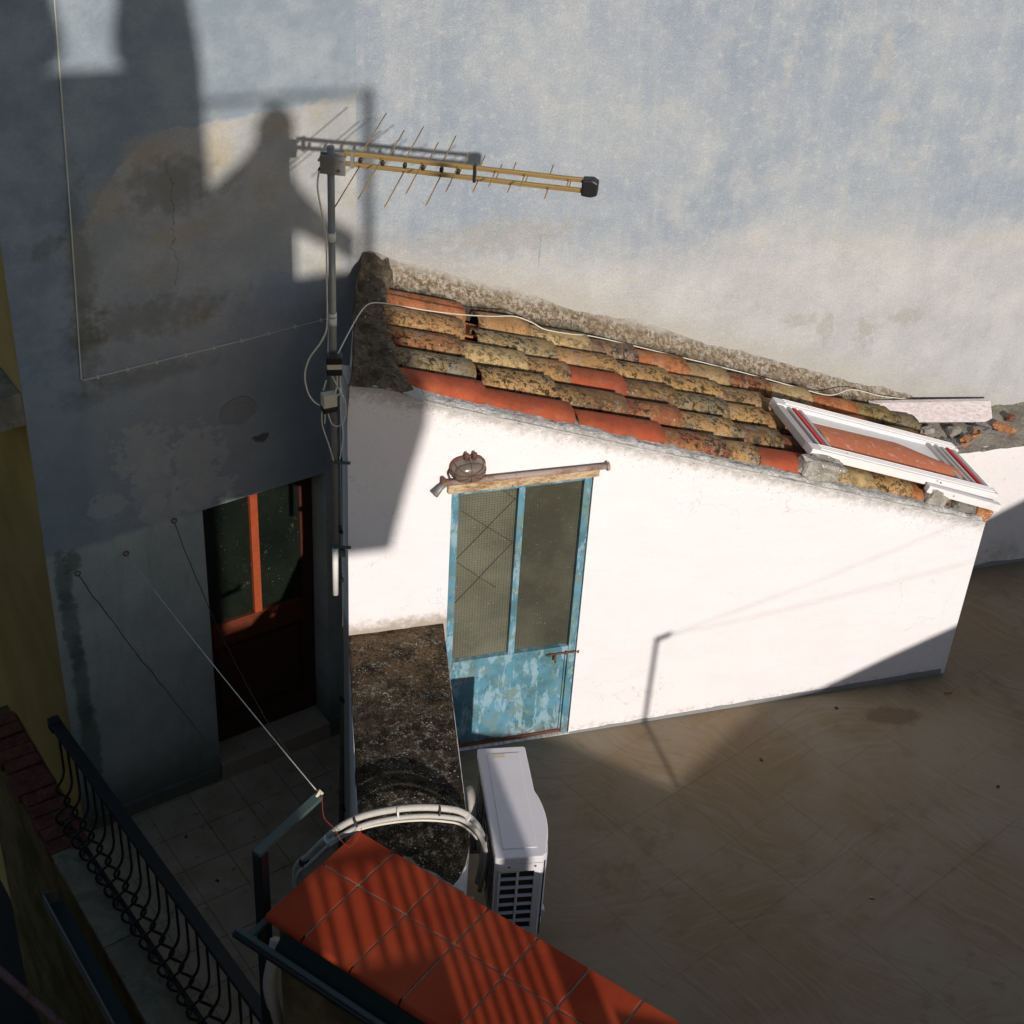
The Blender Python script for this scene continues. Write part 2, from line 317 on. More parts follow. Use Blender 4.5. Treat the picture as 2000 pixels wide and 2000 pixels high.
def mat_tile():
    m = M('clay_roof_tile', 0.9, 0.2); inf = m.info(); o = m.n('ShaderNodeVectorMath'); o.operation = 'ADD'
    s_ = m.n('ShaderNodeVectorMath'); s_.operation = 'SCALE'; m.put(s_.inputs[0], (1.0, 2.3, 3.1)); m.put(s_.inputs['Scale'], m.mul(inf.outputs['Random'], 9.0))
    m.put(o.inputs[0], m.pos); m.put(o.inputs[1], s_.outputs[0]); v = o.outputs[0]
    base = m.mix(m.step(m.noise(9, 5, 0.6, vec=v), 0.3, 0.7), m.mix(0.35, inf.outputs['Color'], (0.06, 0.03, 0.015)), inf.outputs['Color'])
    a = inf.outputs['Alpha']                     # how far lichen has taken the tile (1 = clean)
    lich = m.math('SUBTRACT', 1.0, a)
    y = m.step(m.noise(7, 6, 0.7, vec=v), 0.44, 0.58); c = m.mix(m.mul(y, m.mul(lich, 0.6)), base, (0.38, 0.235, 0.085))
    g = m.step(m.noise(10, 5, 0.65, vec=m.map(v, loc=(5, 1, 2))), 0.54, 0.62); c = m.mix(m.mul(g, m.mul(lich, 0.75)), c, (0.27, 0.25, 0.20))
    d = m.step(m.noise(34, 6, 0.75, vec=v), 0.49, 0.57); d2 = m.step(m.noise(5, 3, 0.5, vec=m.map(v, loc=(2, 7, 1))), 0.36, 0.55)
    c = m.mix(m.mul(m.mul(d, d2), m.math('MINIMUM', m.mul(lich, 1.4), 0.95)), c, (0.026, 0.021, 0.013))
    d3 = m.step(m.noise(75, 4, 0.75, vec=v), 0.54, 0.60); c = m.mix(m.mul(d3, m.mul(lich, 0.8)), c, (0.05, 0.038, 0.022))
    b = m.step(m.noise(12, 5, 0.7, vec=m.map(v, loc=(9, 3, 4))), 0.55, 0.63); c = m.mix(m.mul(b, m.mul(lich, 0.9)), c, (0.06, 0.05, 0.03))
    wsp = m.step(m.vor(26, vec=v), 0.16, 0.10); wm = m.step(m.noise(9, 3, 0.5, vec=m.map(v, loc=(1, 8, 3))), 0.52, 0.6)
    c = m.mix(m.mul(m.mul(wsp, wm), m.mul(lich, 0.9)), c, (0.52, 0.49, 0.42))
    m.color(c); m.bump(m.math('ADD', m.noise(40, 5, 0.7, vec=v), m.mul(m.noise(150, 3, 0.6, vec=v), 0.5)), 0.45, 0.006); return m.m

def mat_mortar():
    m = M('rough_lime_mortar', 0.97, 0.1)
    x, y_, z = m.sep(m.pos)
    c = m.mix(m.step(m.noise(5, 6, 0.7), 0.35, 0.65), (0.085, 0.062, 0.04), (0.24, 0.19, 0.135))
    lightness = m.math('ADD', m.mul(x, 0.55), m.mul(m.math('SUBTRACT', m.noise(4, 5, 0.7), 0.5), 0.7))
    c = m.mix(m.step(lightness, -0.55, 0.25), c, m.mix(m.step(m.noise(40, 5, 0.75), 0.42, 0.62), (0.22, 0.165, 0.105), (0.50, 0.46, 0.40)))
    c = m.mix(m.mul(m.step(m.noise(60, 5, 0.75), 0.5, 0.62), 0.75), c, (0.035, 0.028, 0.018))
    sp = m.mul(m.step(m.vor(24), 0.20, 0.12), m.step(m.noise(6, 3, 0.5), 0.46, 0.56))
    c = m.mix(m.mul(sp, 0.9), c, (0.45, 0.46, 0.45))
    m.color(c); m.bump(m.math('ADD', m.mul(m.noise(22, 6, 0.75), 1.5), m.noise(90, 4, 0.7)), 0.9, 0.02); return m.m

def mat_fillet():
    m = M('weathered_mortar_fillet', 0.97, 0.1); uv = m.uv(); x, h, _ = m.sep(uv)
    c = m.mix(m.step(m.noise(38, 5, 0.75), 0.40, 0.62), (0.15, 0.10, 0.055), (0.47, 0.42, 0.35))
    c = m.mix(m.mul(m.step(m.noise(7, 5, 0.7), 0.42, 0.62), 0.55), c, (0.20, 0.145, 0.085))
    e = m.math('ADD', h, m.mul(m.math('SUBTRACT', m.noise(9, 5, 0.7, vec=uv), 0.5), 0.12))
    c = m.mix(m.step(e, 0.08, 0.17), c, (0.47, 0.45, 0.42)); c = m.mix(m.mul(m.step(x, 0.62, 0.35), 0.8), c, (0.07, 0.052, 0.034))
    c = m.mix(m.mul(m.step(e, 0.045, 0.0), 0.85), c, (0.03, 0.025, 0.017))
    m.color(c); m.bump(m.math('ADD', m.mul(m.noise(22, 5, 0.75), 1.5), m.noise(90, 4, 0.7)), 0.8, 0.015); return m.m

def mat_lichen():
    m = M('black_lichen_render', 0.97, 0.1); x, y, z = m.sep(m.pos)
    c = m.mix(m.step(m.noise(9, 5, 0.7), 0.38, 0.62), (0.014, 0.011, 0.007), (0.060, 0.046, 0.030))
    brown = m.mul(m.step(y, 5.9, 6.75), m.step(m.noise(7, 5, 0.7), 0.36, 0.55)); c = m.mix(m.mul(brown, 0.8), c, (0.155, 0.10, 0.055))
    pale = m.mul(m.step(m.noise(26, 5, 0.75), 0.52, 0.62), m.step(m.noise(5, 4, 0.6), 0.38, 0.6)); c = m.mix(m.mul(pale, 0.75), c, (0.27, 0.245, 0.20))
    dk = m.step(m.noise(70, 4, 0.75), 0.52, 0.60); c = m.mix(m.mul(dk, 0.8), c, (0.012, 0.010, 0.006))
    sp = m.mul(m.step(m.vor(52), 0.30, 0.18), m.step(m.noise(11, 4, 0.6), 0.52, 0.62)); c = m.mix(m.mul(sp, 0.75), c, (0.48, 0.46, 0.41))
    sp2 = m.mul(m.step(m.vor(110), 0.28, 0.15), m.step(m.noise(16, 4, 0.6), 0.44, 0.58)); c = m.mix(m.mul(sp2, 0.8), c, (0.42, 0.39, 0.33))
    m.color(c); m.bump(m.math('ADD', m.noise(26, 5, 0.75), m.mul(m.noise(70, 4, 0.75), 0.8)), 0.9, 0.014); return m.m

def mat_terrace():
    m = M('worn_grey_floor_paint', 0.8, 0.25)
    c = m.mix(m.step(m.noise(1.1, 6, 0.62, dist=0.5), 0.36, 0.64), (0.20, 0.147, 0.090), (0.228, 0.188, 0.136))
    wv = m.n('ShaderNodeVectorMath'); wv.operation = 'MULTIPLY_ADD'; m.put(wv.inputs[0], m.noise(0.7, 2, 0.5, col=True)); wv.inputs[1].default_value = (0.9, 0.9, 0); m.put(wv.inputs[2], m.pos); warp = wv.outputs[0]
    s1 = m.noise(1, 6, 0.7, vec=m.map(m.map(warp, rot=(0, 0, rad(32))), (2.6, 34, 1)), dist=0.5)
    s2 = m.noise(1, 6, 0.7, vec=m.map(m.map(warp, rot=(0, 0, rad(-28))), (2.4, 30, 1)), dist=0.5)
    sel = m.step(m.noise(0.8, 3, 0.5), 0.45, 0.55)
    br = m.math('ADD', m.mul(s1, sel), m.mul(s2, m.math('SUBTRACT', 1.0, sel)))
    c = m.mix(m.mul(m.step(br, 0.48, 0.66), 0.38), c, (0.255, 0.23, 0.19))
    c = m.mix(m.mul(m.step(br, 0.46, 0.33), 0.28), c, (0.13, 0.088, 0.05))
    worn = m.mul(m.step(m.noise(3.2, 7, 0.72), 0.53, 0.66), m.step(m.noise(0.9, 3, 0.5), 0.42, 0.58)); c = m.mix(m.mul(worn, 0.5), c, (0.14, 0.10, 0.066))
    k = m.n('ShaderNodeVectorMath'); k.operation = 'DISTANCE'; m.put(k.inputs[0], m.map(m.pos, (1, 2.1, 1))); k.inputs[1].default_value = (2.5, 7.58 * 2.1, 0)
    st = m.step(m.math('ADD', k.outputs['Value'], m.mul(m.math('SUBTRACT', m.noise(6, 5, 0.7), 0.5), 0.35)), 0.22, 0.12)
    c = m.mix(m.mul(st, 0.5), c, (0.085, 0.056, 0.033))
    c = m.mix(m.mul(m.step(m.noise(130, 3, 0.7), 0.6, 0.72), 0.3), c, (0.08, 0.06, 0.045))
    c = m.mix(m.mul(m.step(m.vor(38), 0.10, 0.05), 0.35), c, (0.40, 0.37, 0.33))
    m.color(c); m.b.inputs['Specular IOR Level'].default_value = 0.12; m.rough(m.math('ADD', 0.72, m.mul(br, 0.25)))
    m.bump(m.math('ADD', m.mul(br, 0.7), m.mul(m.noise(90, 3, 0.6), 0.3)), 0.3, 0.004); return m.m

def mat_court():
    m = M('beige_floor_tile', 0.65, 0.3); inf = m.info()
    c = m.mix(m.step(m.noise(4, 6, 0.65), 0.3, 0.7), (0.31, 0.245, 0.16), (0.43, 0.35, 0.245))
    c = m.mix(m.mul(inf.outputs['Random'], 0.35), c, (0.37, 0.30, 0.21))
    c = m.mix(m.mul(m.step(m.noise(9, 6, 0.7), 0.58, 0.7), 0.6), c, (0.07, 0.06, 0.045))
    m.color(c); m.bump(m.noise(30, 4, 0.6), 0.15, 0.004); return m.m

def mat_terracotta():
    m = M('glazed_terracotta_tile', 0.8, 0.12); inf = m.info()
    c = m.mix(m.step(m.noise(3.2, 5, 0.6), 0.3, 0.7), (0.27, 0.034, 0.011), (0.35, 0.047, 0.015))
    c = m.mix(m.mul(inf.outputs['Random'], 0.45), c, (0.27, 0.032, 0.012))
    c = m.mix(m.mul(m.step(m.noise(1.6, 4, 0.6), 0.45, 0.7), 0.3), c, (0.36, 0.075, 0.032))
    c = m.mix(m.mul(m.step(m.noise(120, 3, 0.7), 0.55, 0.75), 0.25), c, (0.18, 0.03, 0.014))
    c = m.mix(m.mul(m.step(m.noise(6, 6, 0.75), 0.6, 0.75), 0.15), c, (0.36, 0.10, 0.05))
    m.color(c); m.rough(m.math('ADD', 0.65, m.mul(m.noise(12, 4, 0.6), 0.3))); m.bump(m.math('ADD', m.noise(60, 4, 0.6), m.mul(m.noise(2.5, 2, 0.5), 3)), 0.12, 0.004); return m.m

def mat_blue():
    m = M('peeling_blue_paint', 0.6, 0.35); v = m.pos
    c = m.mix(m.step(m.noise(5, 5, 0.6), 0.35, 0.65), (0.065, 0.16, 0.185), (0.10, 0.26, 0.36))
    c = m.mix(m.mul(m.step(m.noise(1, 6, 0.7, vec=m.map(v, (13, 13, 4.0))), 0.50, 0.58), 0.75), c, (0.28, 0.41, 0.48))
    c = m.mix(m.mul(m.step(m.vor(24), 0.22, 0.1), m.step(m.noise(4, 3, 0.5), 0.42, 0.55)), c, (0.03, 0.13, 0.33))
    c = m.mix(m.mul(m.step(m.noise(11, 6, 0.75), 0.53, 0.58), 0.85), c, (0.15, 0.225, 0.21))
    c = m.mix(m.mul(m.step(m.noise(26, 6, 0.75), 0.635, 0.67), 0.9), c, (0.27, 0.13, 0.05))
    x, y, z = m.sep(v); rb = m.mul(m.step(z, 0.12, 0.0), m.step(m.noise(30, 5, 0.7), 0.42, 0.58)); c = m.mix(m.mul(rb, 0.9), c, (0.15, 0.07, 0.03))
    m.color(c); m.bump(m.noise(24, 6, 0.75), 0.35, 0.004); return m.m

def mat_glass(name, c1, c2, grid, rough=0.22, rot=0.0, bump=0.35, gm=0.2):
    m = M(name, rough, 0.5); uv = m.uv()
    k = m.n('ShaderNodeTexBrick') ; m.put(k.inputs['Vector'], m.map(uv, (1, 1, 1), rot=(0, 0, rot))); k.offset = 0; k.inputs['Scale'].default_value = grid
    k.inputs['Brick Width'].default_value = 1; k.inputs['Row Height'].default_value = 1; k.inputs['Mortar Size'].default_value = 0.14; k.inputs['Mortar Smooth'].default_value = 1
    h = m.math('ADD', m.mul(k.outputs['Fac'], 1.0), m.mul(m.noise(55, 3, 0.6, vec=uv), 0.8))
    x, z, _ = m.sep(uv)
    c = m.mix(m.step(m.noise(2.2, 4, 0.6, vec=uv), 0.3, 0.7), c1, c2); c = m.mix(m.mul(k.outputs['Fac'], gm), c, tuple(q * 0.35 for q in c1))
    c = m.mix(m.mul(m.step(m.vor(42, vec=uv), 0.09, 0.05), m.step(m.noise(5, 3, 0.5, vec=uv), 0.45, 0.6)), c, (0.62, 0.60, 0.52))
    c = m.mix(m.mul(m.step(m.noise(12, 6, 0.75, vec=uv), 0.6, 0.75), 0.25), c, (0.30, 0.28, 0.22))
    m.color(c); m.bump(h, bump, 0.004); return m.m

def mat_wood_white():
    m = M('weathered_painted_wood', 0.8, 0.25); v = m.objc()
    c = m.mix(m.step(m.noise(1, 6, 0.7, vec=m.map(v, (6, 60, 60))), 0.4, 0.6), (0.48, 0.42, 0.42), (0.61, 0.54, 0.54))
    c = m.mix(m.mul(m.step(m.noise(1, 6, 0.75, vec=m.map(v, (5, 30, 30))), 0.58, 0.66), 0.85), c, (0.30, 0.19, 0.12))
    m.color(c); m.bump(m.noise(1, 5, 0.7, vec=m.map(v, (6, 80, 80))), 0.3, 0.004); return m.m
def mat_board():
    m = M('faded_red_board', 0.7, 0.25); c = m.mix(m.noise(9, 5, 0.7), (0.50, 0.135, 0.06), (0.60, 0.21, 0.10))
    c = m.mix(m.mul(m.step(m.noise(26, 5, 0.7), 0.56, 0.66), 0.75), c, (0.60, 0.42, 0.36)); m.color(c); m.bump(m.noise(40, 4, 0.6), 0.3, 0.004); return m.m
def mat_marble():
    m = M('stained_marble', 0.6, 0.35)
    c = m.mix(m.step(m.noise(3, 6, 0.65, dist=0.8), 0.35, 0.65), (0.17, 0.145, 0.095), (0.28, 0.25, 0.18))
    c = m.mix(m.mul(m.step(m.noise(5, 7, 0.75), 0.52, 0.62), 0.7), c, (0.10, 0.12, 0.08)); m.color(c); m.bump(m.noise(30, 4, 0.6), 0.2, 0.004); return m.m
def mat_yellow():
    m = M('ochre_plaster', 0.92, 0.15)
    c = m.mix(m.step(m.noise(2, 5, 0.6), 0.3, 0.7), (0.34, 0.24, 0.085), (0.42, 0.30, 0.115))
    c = m.mix(m.mul(m.step(m.noise(6, 6, 0.7), 0.56, 0.7), 0.4), c, (0.27, 0.19, 0.07)); m.color(c); m.bump(m.noise(45, 4, 0.7), 0.35, 0.008); return m.m
def mat_ochre_shaded():  # ochre plaster with the deep shade of the lower walls put into its colour
    m = M('shaded_ochre_plaster', 0.95, 0.1); c = m.mix(m.step(m.noise(3, 5, 0.65), 0.35, 0.65), (0.10, 0.078, 0.035), (0.20, 0.155, 0.075)); m.color(c); m.bump(m.noise(40, 4, 0.7), 0.3, 0.008); return m.m
def mat_concrete(name, a, b, bump=0.6):
    m = M(name, 0.95, 0.15); c = m.mix(m.step(m.noise(8, 6, 0.7), 0.35, 0.65), a, b)
    c = m.mix(m.mul(m.step(m.vor(45), 0.25, 0.15), m.step(m.noise(9, 3, 0.5), 0.45, 0.55)), c, tuple(min(0.8, q * 1.8) for q in b))
    c = m.mix(m.mul(m.step(m.noise(50, 5, 0.75), 0.56, 0.66), 0.6), c, tuple(q * 0.35 for q in a)); m.color(c); m.bump(m.math('ADD', m.noise(30, 6, 0.75), m.mul(m.vor(45), 0.8)), bump, 0.012); return m.m
def mat_rusty(name, base, amt=0.6):
    m = M(name, 0.75, 0.3); c = m.mix(m.mul(m.step(m.noise(1, 6, 0.75, vec=m.map(m.pos, (9, 9, 22))), 0.5 - amt * 0.1, 0.66), 0.9), base, (0.20, 0.075, 0.03))
    c = m.mix(m.mul(m.step(m.noise(40, 5, 0.7), 0.58, 0.66), 0.7), c, (0.06, 0.045, 0.035)); m.color(c); m.bump(m.noise(50, 5, 0.7), 0.4, 0.004); return m.m
def mat_plastic():
    m = M('aged_white_enamel', 0.4, 0.45); x, y, z = m.sep(m.pos)
    c = m.mix(m.noise(5, 5, 0.6), (0.62, 0.59, 0.63), (0.70, 0.67, 0.70))
    c = m.mix(m.mul(m.step(m.noise(16, 6, 0.75), 0.62, 0.72), 0.25), c, (0.40, 0.36, 0.33))
    c = m.mix(m.mul(m.step(m.noise(22, 6, 0.75), 0.70, 0.73), 0.9), c, (0.33, 0.09, 0.04))
    m.color(c); m.rough(m.math('ADD', 0.33, m.mul(m.noise(20, 4, 0.6), 0.25))); m.bump(m.noise(160, 2, 0.5), 0.05, 0.002); return m.m

MT = dict(
    right=mat_right_wall(), left=mat_left_wall(), white=mat_white(), white2=mat_white_plain(), tile=mat_tile(), mortar=mat_mortar(), lichen=mat_lichen(),
    terrace=mat_terrace(), court=mat_court(), terra=mat_terracotta(), blue=mat_blue(), yellow=mat_yellow(), ochre=mat_ochre_shaded(), marble=mat_marble(),
    plank=mat_wood_white(), enamel=mat_plastic(),
    glass_blue=mat_glass('hazy_wired_privacy_glass', (0.10, 0.10, 0.072), (0.175, 0.172, 0.13), 62, 0.26, bump=0.7, gm=0.38), glass_blue2=mat_glass('hammered_privacy_glass', (0.06, 0.06, 0.043), (0.11, 0.108, 0.08), 62, 0.24, bump=0.7, gm=0.12),  # left pane paler than the right: sun haze put into the glass colour
    glass_brown=mat_glass('dimpled_green_glass', (0.004, 0.007, 0.005), (0.010, 0.015, 0.010), 60, 0.3),
    brown=plain('varnished_brown_wood', (0.30, 0.058, 0.020), 0.55, 0.3, var=0.3, scale=22, bump=0.2),
    concrete=mat_concrete('chipped_concrete', (0.24, 0.22, 0.19), (0.40, 0.37, 0.33)), concrete_wall=mat_concrete('old_cement_ledge', (0.20, 0.175, 0.14), (0.30, 0.27, 0.23), 0.4),
    grout=plain('olive_grey_grout', (0.24, 0.21, 0.15), 0.95, 0.1, bump=0.4), deck=plain('dark_roof_bedding', (0.05, 0.035, 0.022), 0.95, 0.1),
    black_metal=plain('black_painted_iron', (0.012, 0.014, 0.015), 0.45, 0.4), dark_rubber=plain('black_plastic', (0.012, 0.012, 0.013), 0.45, 0.4),
    gold=plain('gold_anodised_aluminium', (0.44, 0.29, 0.10), 0.42, 0.5, metal=0.6, var=0.1), grey_steel=plain('galvanised_steel', (0.24, 0.235, 0.225), 0.5, 0.5, metal=0.3, var=0.2),
    white_cable=plain('off_white_cable_sheath', (0.66, 0.62, 0.53), 0.5, 0.35), cream=plain('cream_plastic', (0.58, 0.51, 0.38), 0.5, 0.35),
    tape=plain('white_tape', (0.7, 0.68, 0.64), 0.5, 0.3), alu=plain('white_lacquered_aluminium', (0.74, 0.71, 0.71), 0.42, 0.4, var=0.06), alu_grey=plain('bare_aluminium_channel', (0.44, 0.42, 0.41), 0.5, 0.5, metal=0.3),
    red=plain('red_rubber_gasket', (0.55, 0.012, 0.02), 0.5, 0.4), green_metal=plain('dark_green_painted_steel', (0.055, 0.085, 0.078), 0.5, 0.4), green_sheet=plain('dark_green_sheeting', (0.012, 0.028, 0.024), 0.7, 0.2),
    hose=plain('pale_pipe_insulation', (0.50, 0.47, 0.43), 0.6, 0.3, var=0.2, scale=30, bump=0.4), coil=plain('dark_coil_fins', (0.02, 0.02, 0.02), 0.6, 0.3), wire=plain('dark_line_wire', (0.05, 0.042, 0.035), 0.7, 0.2),
    rust_lintel=mat_rusty('rusted_cream_lintel', (0.52, 0.40, 0.25), 0.8), rust_rod=mat_rusty('rusty_painted_pipe', (0.36, 0.28, 0.25), 1.0), rust=mat_rusty('rusted_iron', (0.12, 0.06, 0.04), 1.2),
    brick=mat_concrete('old_red_brick', (0.12, 0.05, 0.038), (0.20, 0.085, 0.06), 0.5), rubble_clay=mat_concrete('broken_clay', (0.33, 0.14, 0.06), (0.46, 0.22, 0.10), 0.5), stone=mat_concrete('grey_rubble_stone', (0.15, 0.14, 0.125), (0.27, 0.25, 0.22), 0.5),
    verge=mat_concrete('dirty_white_verge', (0.40, 0.37, 0.335), (0.66, 0.63, 0.60), 0.6), house=plain('sand_render', (0.42, 0.35, 0.26), 0.95, 0.1, bump=0.3), alley=plain('dark_asphalt', (0.05, 0.05, 0.048), 0.95, 0.1), grey_paint=plain('grey_skirting_paint', (0.24, 0.245, 0.25), 0.8, 0.2, bump=0.3),
    lamp_glass=plain('dusty_ribbed_lamp_glass', (0.15, 0.125, 0.105), 0.2, 0.6, var=0.35), board=mat_board(),
    skirt=plain('grey_stone_skirting', (0.15, 0.15, 0.12), 0.8, 0.2, var=0.3, bump=0.3), skirt_pale=plain('grey_coated_metal', (0.22, 0.23, 0.22), 0.5, 0.4), brown_half_shaded=plain('half_shaded_brown_wood', (0.12, 0.029, 0.013), 0.55, 0.3, var=0.3, scale=22, bump=0.2), brown_shaded=plain('shaded_brown_wood', (0.075, 0.022, 0.013), 0.55, 0.3, var=0.35, scale=22, bump=0.2), copper=plain('red_bell_wire', (0.22, 0.03, 0.02), 0.6, 0.3),  # door wood darkened where shade falls: rail halfway, stiles and panel fully
)

# ------------------------------------------------------------------ ground and floors
g = MB(); g.box(WORLD, -40, 60, -40, 60, -4.4, -4.2)
tag(g.build('alley_ground', MT['alley']), 'dark ground of the alley below the courtyard', kind='structure')

def clip(poly, pt, n):
    out = []
    for i in range(len(poly)):
        a, b = poly[i], poly[(i + 1) % len(poly)]; da = (a - pt).dot(n); db = (b - pt).dot(n)
        if da >= 0: out.append(a)
        if da * db < 0: out.append(a + (b - a) * (da / (da - db)))
    return out
def floor_tiles(parent, mat, ang, size, gap, z, th, region, bounds, off=(0, 0), stagger=0.0, wob=0.0012):
    ex = Vector((math.cos(ang), math.sin(ang), 0)); ey = Vector((-ex.y, ex.x, 0)); c0 = Vector((*off, 0))
    full = None; pw = Vector(parent['_w'])
    for j in range(-bounds, bounds):
        for i in range(-bounds, bounds):
            o = c0 + ex * ((i + (stagger if j % 2 else 0)) * size) + ey * (j * size)
            q = [o + ex * x + ey * y for x, y in ((gap / 2, gap / 2), (size - gap / 2, gap / 2), (size - gap / 2, size - gap / 2), (gap / 2, size - gap / 2))]
            p = q
            for pt, n in region:
                p = clip(p, pt, n)
                if len(p) < 3: break
            if len(p) < 3: continue
            zz = z + random.uniform(-wob, wob)
            ar = abs(sum(p[k].x * p[(k + 1) % len(p)].y - p[(k + 1) % len(p)].x * p[k].y for k in range(len(p)))) / 2
            if ar < 0.004: continue
            if len(p) == 4 and abs(ar - (size - gap) ** 2) < 1e-6:
                if full is None:
                    bm = bmesh.new(); h = (size - gap) / 2
                    bmesh.ops.create_cube(bm, size=1, matrix=Matrix.Diagonal((2 * h, 2 * h, th, 1)))
                    bmesh.ops.translate(bm, verts=bm.verts, vec=(0, 0, -th / 2))
                    bmesh.ops.bevel(bm, geom=[e for e in bm.edges if all(v.co.z > -1e-4 for v in e.verts)], offset=min(0.0025, gap * 0.35), segments=1, affect='EDGES')
                    full = bpy.data.meshes.new('floor_tile'); bm.to_mesh(full); bm.free(); full.materials.append(mat)
                ctr = (q[0] + q[2]) / 2; mw = Matrix.Rotation(ang, 4, 'Z'); mw.translation = Vector((ctr.x, ctr.y, zz))
                place(full, 'floor_tile', mw, parent)
            else:
                mb = MB().prism(WORLD, [(v.x, v.y) for v in p], zz - th, zz, axes='xy'); mb.build('floor_tile', mat, parent)

# terrace
PT = Vector((-0.50, 6.0, 0)); lowdir = Vector((0.22, -1.40, 0)).normalized(); lown = Vector((-lowdir.y, lowdir.x, 0))
if lown.x < 0: lown = -lown
PF = P(FR_P, 0, -0.35, 0); PF.z = 0
t = thing('terrace_floor', None, None, (2, 6, 0)); tag(t, 'grey painted tile floor of the roof terrace, worn brown in streaks', kind='structure')
reg = [(PT, lown), (PF, p2), (W(0, 1.25, 0), -nW), (Vector((6.0, 5, 0)), Vector((-1, 0, 0)))]
poly = [Vector((-3, 2, 0)), Vector((9, 2, 0)), Vector((9, 14, 0)), Vector((-3, 14, 0))]
big = [Vector((-30, -30, 0)), Vector((30, -30, 0)), Vector((30, 30, 0)), Vector((-30, 30, 0))]
for pt, n in reg[:3] + [(Vector((9.5, 5, 0)), Vector((-1, 0, 0)))]: big = clip(big, pt, n)
MB().prism(WORLD, [(v.x, v.y) for v in big], -0.30, -0.0010, axes='xy').build('screed', MT['terrace'], t)
floor_tiles(t, MT['terrace'], rad(43.2), 0.47, 0.0012, 0.0, 0.02, reg, 26, off=(2.412, 6.73), wob=0.0003)

# courtyard
t = thing('courtyard_floor', None, None, (-1.6, 6.3, -1.015)); tag(t, 'brown beige tiled floor of the sunken courtyard', kind='structure')
ML0, ML1 = Vector((-2.70, 7.035, 0)), Vector((-0.85, 4.73, 0)); mdir = (ML1 - ML0).normalized(); mn = Vector((-mdir.y, mdir.x, 0))   # courtyard side
reg = [(ML0, mn), (L(0, 0.1, 0), -nL), (PT + lown * -0.05, -lown), (Vector((0, 3.0, 0)), Vector((0, 1, 0)))]
q = [Vector((-30, -30, 0)), Vector((30, -30, 0)), Vector((30, 30, 0)), Vector((-30, 30, 0))]
for pt, n in reg: q = clip(q, pt, n)
MB().prism(WORLD, [(v.x, v.y) for v in q], -1.25, -1.022, axes='xy').build('screed', MT['grout'], t)
floor_tiles(t, MT['court'], rad(36.6), 0.30, 0.004, -1.015, 0.02, reg, 16, off=(-2.276, 7.297))

# ------------------------------------------------------------------ left house
H = thing('plaster_house', 'tall house with weathered blue-grey plaster front, ochre side and brown courtyard door', 'house', L(-1.0, 0, -4.2))
uvl = uvfr(FR_L)
S0, DA, DB = -2.013, -1.053, -0.222
m = MB(); m.box(FR_L, S0, DA, 0, 0.45, -4.2, 9.5); m.box(FR_L, DB, 0.02, 0, 0.45, -4.2, 9.5); m.box(FR_L, DA, DB, 0, 0.45, 1.2, 9.5); m.box(FR_L, DA, DB, 0, 0.45, -4.2, -1.0)
m.build('front_wall', MT['left'], H, uv=uvl)
MB().box(FR_L, S0 + 0.004, S0 + 0.3, 0.45, 4.2, -4.2, 9.5).build('side_wall', MT['yellow'], H)
MB().box(FR_L, S0 - 0.003, S0 + 0.004, 0.004, 4.2, -4.2, 9.5).build('ochre_render', MT['yellow'], H)
# ledge on the side, its face flush with the front
lg = MB().prism(FR_L, [(S0 - 0.9, 2.06), (S0 + 0.012, 2.082), (S0 - 0.002, 2.285), (S0 - 0.25, 2.26), (S0 - 0.9, 2.24)], 0.006, 1.6).build('ledge', MT['marble'], H, bevel=0.006)
box('skirting', MT['skirt'], H, FR_L, S0 + 0.05, DA - 0.01, -0.022, 0.05, -1.05, -0.905, bevel=0.006)
box('skirting', MT['skirt'], H, FR_L, DB + 0.0, 0.1, -0.02, 0.05, -1.05, -0.86, bevel=0.006)
box('threshold', MT['court'], H, FR_L, DA + 0.003, DB - 0.003, -0.02, 0.35, -1.03, -0.885, bevel=0.006)
D = sub(box('door', MT['brown_shaded'], H, FR_L, DA + 0.004, DB - 0.004, 0.225, 0.26, -0.885, 1.198))
def dbox(n, mt, x0, x1, y0, y1, z0, z1, bv=0.004, **k): return box(n, mt, D, FR_L, x0, x1, y0, y1, z0, z1, bevel=bv, **k)
dx0, dx1 = DA + 0.004, DB - 0.004
dbox('stile', MT['brown_shaded'], dx0, dx0 + 0.085, 0.19, 0.223, -0.88, 1.197)
dbox('stile', MT['brown_shaded'], dx1 - 0.085, dx1, 0.19, 0.223, -0.88, 1.197)
dbox('mullion', MT['brown'], -0.657, -0.605, 0.186, 0.223, 0.124, 1.197)
dbox('rail', MT['brown_half_shaded'], dx0 + 0.087, dx1 - 0.087, 0.188, 0.223, -0.065, 0.122)
dbox('rail', MT['brown_shaded'], dx0 + 0.087, dx1 - 0.087, 0.188, 0.223, -0.88, -0.70)
dbox('panel', MT['brown_shaded'], dx0 + 0.12, dx1 - 0.12, 0.205, 0.223, -0.66, -0.105, 0.01)
dbox('pane', MT['glass_brown'], dx0 + 0.087, -0.659, 0.212, 0.223, 0.124, 1.197, 0, uv=uvl)
dbox('pane', MT['glass_brown'], -0.603, dx1 - 0.087, 0.212, 0.223, 0.124, 1.197, 0, uv=uvl)
for s_, z_ in ((-1.55, 1.07), (-1.848, 1.036), (-1.239, 1.196)):
    ctr = L(s_, -0.015, z_)
    MB().tube([ctr + (dL * math.cos(k * 0.7) + Z * math.sin(k * 0.7)) * 0.016 for k in range(10)], 0.0035, 6).build('eye_hook', MT['rust'], H, smooth=True)
